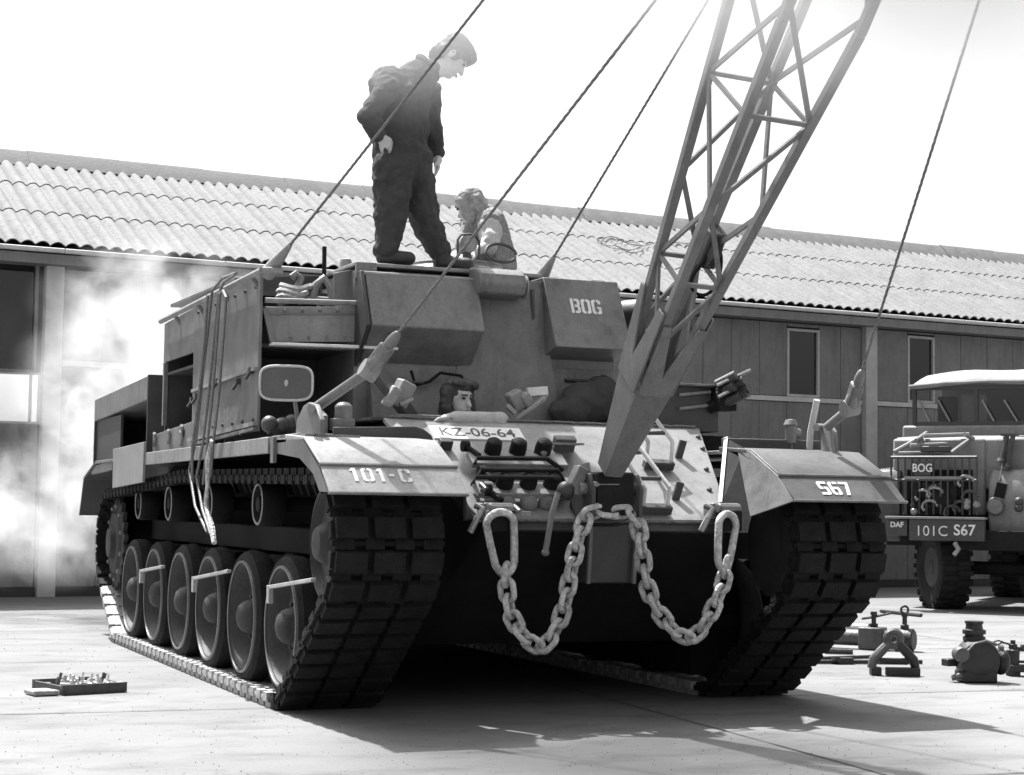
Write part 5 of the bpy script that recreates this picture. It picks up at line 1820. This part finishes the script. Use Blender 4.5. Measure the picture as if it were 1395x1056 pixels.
for px, py in ((1388, 683), (1388, 692)):
    MB().ell(tl(px, py, 0.28), (0.05, 0.05, 0.05)).build("side_lamp", TPD, truck)
# scuttle, windscreen, canvas roof
YW = 1.9
s0 = tl(1222, 590, YW)
ws0, ws1 = tl(1246, 577, YW), tl(1246, 527, YW)
xr = ws0.x + 2.15
MB().bx(ws0.x - .15, xr + .05, YW - .05, YW + .25, 1.2, ws0.z - .03).build("scuttle", TP, truck, 0.03)
fr = MB()
ztop = ws1.z
for x in (ws0.x, tl(1330, 550, YW).x, xr):
    fr.bx(x - .025, x + .025, YW - .02, YW + .03, ws0.z - .03, ztop)
fr.bx(ws0.x + .025, xr - .025, YW - .018, YW + .028, ws0.z - .03, ws0.z + .02).bx(ws0.x + .025, xr - .025, YW - .018, YW + .028, ztop - .05, ztop)
scr = fr.build("windscreen_frame", TPD, truck, 0.004)
def glass():
    mt = bpy.data.materials.new("windscreen_glass")
    mt.use_nodes = True
    t = mt.node_tree
    t.nodes.clear()
    o = t.nodes.new("ShaderNodeOutputMaterial")
    mx = t.nodes.new("ShaderNodeMixShader")
    tr_ = t.nodes.new("ShaderNodeBsdfTransparent")
    tr_.inputs[0].default_value = (.9, .9, .9, 1)
    gl2 = t.nodes.new("ShaderNodeBsdfGlossy")
    gl2.inputs["Roughness"].default_value = 0.05
    fr2 = t.nodes.new("ShaderNodeFresnel")
    n_ = t.nodes.new("ShaderNodeTexNoise")
    n_.inputs["Scale"].default_value = 2.0
    t.links.new(fr2.outputs[0], mx.inputs[0])
    t.links.new(tr_.outputs[0], mx.inputs[1])
    t.links.new(gl2.outputs[0], mx.inputs[2])
    t.links.new(mx.outputs[0], o.inputs[0])
    return mt
GLASS = glass()
xm = tl(1330, 550, YW).x
for x0_, x1_ in ((ws0.x + .025, xm - .025), (xm + .025, xr - .025)):
    MB().bx(x0_, x1_, YW, YW + .008, ws0.z + .02, ztop - .05).build("windscreen_pane", GLASS, scr)
for px, dx in ((1252, 14), (1278, 16), (1338, 16), (1368, 18)):
    MB().tube([tl(px, 545, YW - .05), tl(px + dx, 574, YW - .05)], 0.014, 6).build("wiper_arm", TP, scr)
MB().bx(tl(1308, 550, YW + .5).x, tl(1322, 550, YW + .5).x + .2, YW + .5, YW + .6, ws0.z - .1, ws0.z + .42).build("seat_back", TP, truck, 0.04)
MB().bx(tl(1278, 550, YW + .5).x, tl(1290, 550, YW + .5).x + .12, YW + .45, YW + .6, ws0.z - .1, ztop - .1).build("cab_post", DARK, truck, 0.02)
# canvas roof: a skin over hoops, drooping between them
cv = MB()
nx, ny = 14, 12
vs, fs = [], []
for j in range(ny + 1):
    yy = YW - .06 + (3.6) * j / ny
    for i in range(nx + 1):
        t_ = i / nx
        xx = ws0.x - .05 + (xr - ws0.x + .1) * t_
        arch = 0.05 * (1 - abs(2 * t_ - 1) ** 2.6)
        sag = -0.025 * math.sin(math.pi * ((j / ny * 4) % 1)) - 0.012 * math.sin(5.3 * xx + 2.1 * yy)
        rise = 0.22 * (1 - (1 - min(1, j / 3)) ** 1.6)
        vs.append((xx, yy, ztop - .005 + arch + sag + rise))
for j in range(ny):
    for i in range(nx):
        a_ = j * (nx + 1) + i
        fs.append([a_, a_ + 1, a_ + nx + 2, a_ + nx + 1])
cv.add(vs, fs)
co = cv.build("canvas_roof", CANV, truck)
so_ = co.modifiers.new("thick", 'SOLIDIFY')
so_.thickness = 0.03
vl = MB().tube([(ws0.x - .05, YW - .07, ztop), (ws0.x + .4, YW - .08, ztop + .033), (ws0.x + 1.0, YW - .08, ztop + .048), (ws0.x + 1.7, YW - .08, ztop + .033), (xr + .05, YW - .07, ztop)], 0.02, 6).build("canvas_hem", CANV, co)
MB().bx(ws0.x - .02, xr, YW + 1.5, YW + 1.55, 1.2, ztop + .1).build("cab_back", TPD, truck)
MB().bx(ws0.x - .02, ws0.x + .02, YW + .25, YW + 1.5, 1.2, ws0.z - .05).build("cab_door", TPD, truck)
MB().bx(xr - .02, xr + .02, YW + .25, YW + 1.5, 1.2, ws0.z - .05).build("cab_door", TP, truck)
MB().bx(ws0.x - .05, xr + .05, YW + 1.6, YW + 4.2, 1.0, 1.9).build("cargo_body", TPD, truck, 0.02)
# wheels with lugged tyres
def truck_wheel(x, y, steer):
    h = MB().lathe([(0.24, 0.15), (0.26, 0.12), (0.2, 0.08), (0.1, 0.08), (0.08, 0.16), (0, 0.17)], (0, 0, 0), (-1, 0, 0), 24).build("wheel", TPD, truck)
    h.location = (x, y, 0.50)
    h.rotation_euler = (0, 0, steer)
    t_ = MB().lathe([(0.25, -.14), (0.30, -.17), (0.42, -.19), (0.475, -.17), (0.48, 0), (0.475, .17), (0.42, .19), (0.30, .17), (0.25, .14)], (0, 0, 0), (-1, 0, 0), 36)
    for i in range(26):
        q_ = 2 * math.pi * i / 26
        for sd in (-1, 1):
            qq = q_ + (0.12 if sd > 0 else 0)
            t_.box((sd * .10, math.cos(qq) * .485, math.sin(qq) * .485), (0.19, 0.055, 0.05), Matrix.Rotation(qq - math.pi / 2, 3, 'X'))
    to = t_.build("tyre", RUBBER, h)
for x, y, st in ((0.0, 0.80, R(34)), (1.72, 0.80, R(34)), (0.0, 4.6, 0), (1.72, 4.6, 0)):
    truck_wheel(x, y, st)
MB().tube([(0.1, 0.80, 0.5), (1.65, 0.80, 0.5)], 0.08, 10).build("front_axle", DARK, truck)
MB().tube([(0.1, 4.6, 0.5), (1.65, 4.6, 0.5)], 0.08, 10).build("rear_axle", DARK, truck)
MB().bx(0.35, 1.4, 0.1, 6.0, 0.72, 0.95).build("frame_rails", DARK, truck, 0.01)

# ------------------------------------------------------------------ things lying on the concrete
IRON = mat("greasy_iron", 0.022, 0.5, 0.35, 9, 0.25, 50)
IRONL = mat("worn_iron", 0.10, 0.5, 0.3, 9, 0.2, 50, metal=0.2)
# shallow wooden tool tray at left
c0, c1, c2, c3 = [at(x, y, Z=0) for x, y in ((52, 944), (80, 947), (172, 943), (140, 928))]
A_ = at(84, 948, Z=0)
B_ = at(172, 943, Z=0)
u_ = (B_ - A_).normalized()
v_ = Vector((-u_.y, u_.x, 0))
Lw, Ld = (B_ - A_).length, 0.42
WOODD = mat("oily_wood", 0.09, 0.8, 0.3, 10, 0.2, 60, stretch=(1, 6, 6), stain=0.3)
tray = empty("tool_tray", (A_ + B_) / 2 + v_ * Ld / 2, "shallow wooden tray of small parts on the concrete left of the tracks", "tray")
def tq(a, b, z):
    return A_ + u_ * a + v_ * b + Vector((0, 0, z))
MB().prism([tq(0, 0, .004), tq(Lw, 0, .004), tq(Lw, Ld, .004), tq(0, Ld, .004)], (0, 0, .012)).build("tray_floor", WOOD, tray)
for (a, b, c, d) in ((0, 0, Lw, 0), (0, Ld, Lw, Ld)):
    MB().bar(tq(a, b, .032), tq(c, d, .032), 0.018, 0.058).build("tray_side", WOODD, tray)
for a in (0.009, Lw * .5, Lw - .009):
    MB().bar(tq(a, .009, .029), tq(a, Ld - .009, .029), 0.018, 0.050).build("tray_divider", WOODD, tray)
random.seed(5)
for i in range(40):
    a, b = random.uniform(.04, Lw - .04), random.uniform(.05, Ld - .05)
    o = MB()
    c = tq(a, b, random.uniform(.03, .055))
    kind = i % 3
    if kind == 0:
        o.lathe([(.018, 0), (.018, .04), (.009, .04), (.009, .07)], c - Vector((0, 0, .014)), (random.uniform(-.3, .3), random.uniform(-.3, .3), 1), 8)
    elif kind == 1:
        o.tube([c, c + Vector((random.uniform(-.07, .07), random.uniform(-.07, .07), .01))], 0.012, 6)
    else:
        o.box(c, (.06, .04, .03), (0, 0, random.uniform(0, 3)))
    o.build("loose_part", [WHITE, WHITE, STEEL, IRONL][i % 4], tray)
lidp = MB().prism([tq(-.16, .02, .004), tq(-.01, -.01, .004), tq(-.02, .16, .004), tq(-.15, .2, .004)], (0, 0, .03))
solo(lidp, "rag", mat("oily_rag", 0.3, 0.9, 0.3, 14, .5, 30), tq(-.08, .09, 0), "small crumpled pale rag beside the wooden tool tray", "rag", bev=.01)
# A-shaped towing shackle standing on its foot bar
S0 = at(1218, 921, Z=0)
sr = Vector((math.cos(YAW), -math.sin(YAW), 0))
sd = Vector((math.sin(YAW), math.cos(YAW), 0))
def so3(a, b, z):
    return S0 + sr * a + sd * b + Vector((0, 0, z))
shk = empty("towing_eye", S0, "A-shaped iron towing eye standing upright on its foot bar", "towing eye")
MB().box(so3(0.06, 0, .03), (0.23, .09, .058), Matrix((sr, sd, Vector((0, 0, 1)))).transposed()).build("foot_bar", IRON, shk, .006)
MB().box(so3(-.12, .05, .03), (0.07, .10, .058), Matrix((sr, sd, Vector((0, 0, 1)))).transposed()).build("foot_block", IRON, shk, .006)
for sgn in (-1, 1):
    MB().tube([so3(sgn * .155, .02, .05), so3(sgn * .14, .02, .11), so3(sgn * .085, .02, .17), so3(sgn * .03, .02, .225)], [.03, .034, .034, .032], 10).build("leg", IRONL if sgn < 0 else IRON, shk)
MB().tube([so3(math.cos(t) * .05, .02, .255 + math.sin(t) * .05) for t in [2 * math.pi * i / 18 for i in range(18)]], .027, 8, closed=True).build("ring", IRONL, shk)
MB().tube([so3(-.10, .02, .10), so3(.10, .02, .10)], .024, 8).build("cross_tie", IRON, shk)
# heavy tow bar lying behind it
tb0, tb1 = at(1085, 880, Z=0), at(1244, 888, Z=0)
tb0.z = tb1.z = 0.095
tow = empty("tow_bar", (tb0 + tb1) / 2 * 1.0 - Vector((0, 0, .095)), "heavy round tow bar with clamp screws lying on the concrete", "tow bar")
dv = (tb1 - tb0).normalized()
MB().tube([tb0, tb1 - dv * .10], .068, 16).build("bar", IRONL, tow)
MB().lathe([(.08, 0), (.092, .01), (.092, .16), (.08, .17)], tb1 - dv * .16, dv, 20).build("end_collar", IRON, tow)
cq = tb0.lerp(tb1, .66)
MB().box(cq, (.20, .18, .185), Matrix((dv, Vector((-dv.y, dv.x, 0)), Vector((0, 0, 1)))).transposed()).build("clamp_block", IRONL, tow, .012)
for f_, ring in ((.67, False), (.93, True)):
    c = tb0.lerp(tb1, f_) + Vector((0, 0, .09))
    MB().lathe([(.035, 0), (.035, .03), (.02, .035), (.02, .10), (.028, .10), (.028, .13)], c, (0, 0, 1), 12).build("clamp_screw", IRON, tow)
    if ring:
        MB().tube([c + Vector((0, 0, .155)) + sr * math.cos(t) * .03 + Vector((0, 0, math.sin(t) * .03)) for t in [2 * math.pi * i / 14 for i in range(14)]], .01, 6, closed=True).build("lifting_ring", IRON, tow)
    else:
        MB().tube([c + Vector((0, 0, .07)) - sr * .10, c + Vector((0, 0, .085)), c + Vector((0, 0, .12)) + sr * .14], .011, 6).build("tommy_bar", IRON, tow)
MB().tube([at(1090, 862, Z=0.09), at(1170, 868, Z=0.09)], .07, 12)
pb0, pb1 = at(1100, 866, Z=0.0), at(1186, 872, Z=0.0)
pb0.z = pb1.z = .075
solo(MB().tube([pb0, pb1], .075, 14), "pipe", IRONL, (pb0 + pb1) / 2 - Vector((0, 0, .075)), "pale length of pipe lying behind the tow bar", "pipe")
# crowbars and a wrench on the ground
def rod(xa, ya, xb, yb, r_, lab, cat, name, mt=IRON, kn=None):
    a, b = at(xa, ya, Z=0), at(xb, yb, Z=0)
    a.z = b.z = r_ + .002
    e_ = MB().tube([a, b], r_, 8)
    if kn:
        c = at(kn[0], kn[1], Z=0)
        e_.lathe([(.0, -.02), (.045, -.018), (.045, .018), (.0, .02)], c + Vector((0, 0, .03)), (0.3, .1, 1), 12)
        e_.box(c + Vector((0, 0, .026)) + (b - a).normalized() * .06, (.12, .07, .045), (0, 0, R(-15)))
    solo(e_, name, mt, (a + b) / 2 - Vector((0, 0, r_)), lab, cat)
rod(1112, 905, 1256, 905, .016, "long steel bar with a boss lying nearest the A-shaped towing eye", "steel bar", "steel_bar", kn=(1140, 905))
rod(1108, 900, 1198, 897, .014, "thin straight steel bar lying just behind the bar with a boss", "steel bar", "steel_bar")
rod(1124, 891, 1162, 892, .022, "short thick iron bar lying beside the right track", "iron bar", "iron_bar")
rod(1200, 835, 1255, 841, .02, "dark strap lying flat on the concrete in front of the truck", "strap", "strap")
# gearbox-like pump
G0 = at(1332, 930, Z=0)
def go(a, b, z):
    return G0 + sr * a + sd * b + Vector((0, 0, z))
pump = empty("gear_pump", G0, "squat black gear casing with stacked collars on top and side port", "machine part")
MB().lathe([(.07, -.12), (.13, -.10), (.145, -.05), (.15, .0), (.145, .05), (.13, .10), (.07, .12)], go(.01, .05, .15), sd, 28).build("casing", IRON, pump, .006)
MB().box(go(.0, .05, .04), (.24, .22, .08), Matrix((sr, sd, Vector((0, 0, 1)))).transposed()).build("sump", IRON, pump, .015)
MB().tube([go(-.14, -.07, .12), go(-.10, -.075, .20), go(-.04, -.075, .265), go(.04, -.075, .285), go(.11, -.075, .26)], .010, 6).build("casing_rim", IRONL, pump)
MB().lathe([(.075, 0), (.075, .03), (.062, .032), (.062, .045), (.078, .048), (.078, .075), (.06, .08), (.055, .10), (.055, .115), (.062, .118), (.062, .135), (.04, .137)], go(-.01, .05, .275), (0, 0, 1), 22).build("collar_stack", IRON, pump)
MB().lathe([(.0, -.005), (.045, .0), (.052, .01), (.052, .10)], go(-.12, -.08, .19), sd, 20).build("side_port", IRONL, pump)
MB().box(go(-.17, .05, .13), (.10, .08, .05)).build("side_lug", IRON, pump, .008)
MB().tube([go(-.18, -.02, .03), go(-.12, -.04, .05), go(-.08, -.03, .03)], .02, 8).build("drain_pipe", IRONL, pump)
MB().ell(go(.16, .03, .14), (.05, .09, .09)).build("end_cover", IRON, pump)
MB().tube([go(.08, .02, .26), go(.13, -.02, .285), go(.17, .0, .275), go(.15, .05, .25)], .006, 6).build("wire_handle", IRON, pump)
MB().lathe([(.022, 0), (.022, .03)], go(.13, -.05, .235), sr, 10).build("oil_plug", IRONL, pump)
# screw clamp at the right edge
V0 = at(1386, 921, Z=0)
def vo(a, b, z):
    return V0 + sr * a + sd * b + Vector((0, 0, z))
clamp = empty("screw_clamp", V0, "small screw clamp on a flat base at the right edge of the picture", "clamp")
MB().box(vo(.07, 0, .055), (.30, .12, .05), Matrix((sr, sd, Vector((0, 0, 1)))).transposed()).build("base_plate", IRON, clamp, .006)
for a in (-.03, .16):
    MB().box(vo(a, 0, .016), (.05, .1, .032)).build("base_foot", IRON, clamp)
MB().lathe([(.042, 0), (.048, .10), (.04, .105), (.03, .11), (.03, .14), (.018, .145), (.018, .17)], vo(-.03, 0, .08), (0, 0, 1), 16).build("upright", IRON, clamp)
MB().tube([vo(-.11, -.02, .235), vo(-.03, 0, .215)], .007, 6).build("handle", IRON, clamp)
MB().tube([vo(-.03, 0, .19), vo(.10, 0, .185)], .016, 8).build("screw", IRON, clamp)
MB().ell(vo(.05, 0, .205), (.03, .03, .03)).build("screw_boss", IRONL, clamp)
MB().tube([vo(-.0, 0, .10), vo(.2, 0, .10)], .01, 8).build("guide_rod", IRON, clamp)

# ------------------------------------------------------------------ exhaust smoke drifting behind the vehicle, and added flare veils
def smoke(name, c, rad, dens, nscale, lo, hi, label, seed=0.0, squash=1.0):
    mt = bpy.data.materials.new(name)
    mt.use_nodes = True
    t = mt.node_tree
    t.nodes.clear()
    out = t.nodes.new("ShaderNodeOutputMaterial")
    pv = t.nodes.new("ShaderNodeVolumePrincipled")
    pv.inputs["Color"].default_value = (0.97, 0.97, 0.97, 1)
    pv.inputs["Anisotropy"].default_value = 0.25
    tc = t.nodes.new("ShaderNodeTexCoord")
    ln = t.nodes.new("ShaderNodeVectorMath")
    ln.operation = 'LENGTH'
    t.links.new(tc.outputs["Object"], ln.inputs[0])
    fall = t.nodes.new("ShaderNodeMapRange")
    fall.interpolation_type = 'SMOOTHSTEP'
    fall.inputs["From Min"].default_value = 1.0
    fall.inputs["From Max"].default_value = 0.25
    t.links.new(ln.outputs["Value"], fall.inputs["Value"])
    mp = t.nodes.new("ShaderNodeMapping")
    mp.inputs["Scale"].default_value = rad
    mp.inputs["Location"].default_value = (seed, seed, seed)
    t.links.new(tc.outputs["Object"], mp.inputs[0])
    ns = t.nodes.new("ShaderNodeTexNoise")
    ns.inputs["Scale"].default_value = nscale
    ns.inputs["Detail"].default_value = 7
    ns.inputs["Roughness"].default_value = 0.6
    ns.inputs["Distortion"].default_value = 0.6
    t.links.new(mp.outputs[0], ns.inputs["Vector"])
    cr = t.nodes.new("ShaderNodeMapRange")
    cr.interpolation_type = 'SMOOTHSTEP'
    cr.inputs["From Min"].default_value = lo
    cr.inputs["From Max"].default_value = hi
    t.links.new(ns.outputs["Fac"], cr.inputs["Value"])
    m1 = t.nodes.new("ShaderNodeMath")
    m1.operation = 'MULTIPLY'
    t.links.new(fall.outputs[0], m1.inputs[0])
    t.links.new(cr.outputs[0], m1.inputs[1])
    m2 = t.nodes.new("ShaderNodeMath")
    m2.operation = 'MULTIPLY'
    m2.inputs[1].default_value = dens
    t.links.new(m1.outputs[0], m2.inputs[0])
    t.links.new(m2.outputs[0], pv.inputs["Density"])
    t.links.new(pv.outputs[0], out.inputs["Volume"])
    b_ = MB().ell((0, 0, 0), (1, 1, 1), n=24, k=14)
    me = b_.mesh(name)
    me.materials.append(mt)
    o = bpy.data.objects.new(name, me)
    COL.objects.link(o)
    o.location = c
    o.scale = rad
    return tag(o, label, "smoke", None, "stuff")
smoke("exhaust_smoke", at(165, 555, Y=8.2), (1.2, 1.5, 1.4), 1.6, 2.1, 0.43, 0.60, "densest white exhaust smoke billowing behind the vehicle's left rear")
smoke("exhaust_smoke", at(65, 700, Y=8.8), (1.3, 1.5, 0.85), 1.5, 2.2, 0.43, 0.60, "low white smoke rolling along the ground at the left edge", 2.7)
smoke("smoke_wisp", at(215, 420, Y=9.0), (1.45, 1.3, 0.85), 1.1, 2.0, 0.44, 0.62, "thin upper wisp of smoke in front of the workshop wall", 4.3)
smoke("flare_veil", (-1.0, -0.1, 4.75), (2.0, 1.9, 1.5), 0.85, 0.5, 0.2, 0.6, "thin pale haze drifting round the standing person's head", 9.1)  # added volumes that imitate flare over head and jib
smoke("flare_veil", (0.15, -3.6, 4.35), (2.0, 1.9, 1.75), 2.4, 0.5, 0.2, 0.6, "thin added veil imitating lens flare round the upper jib", 5.2)
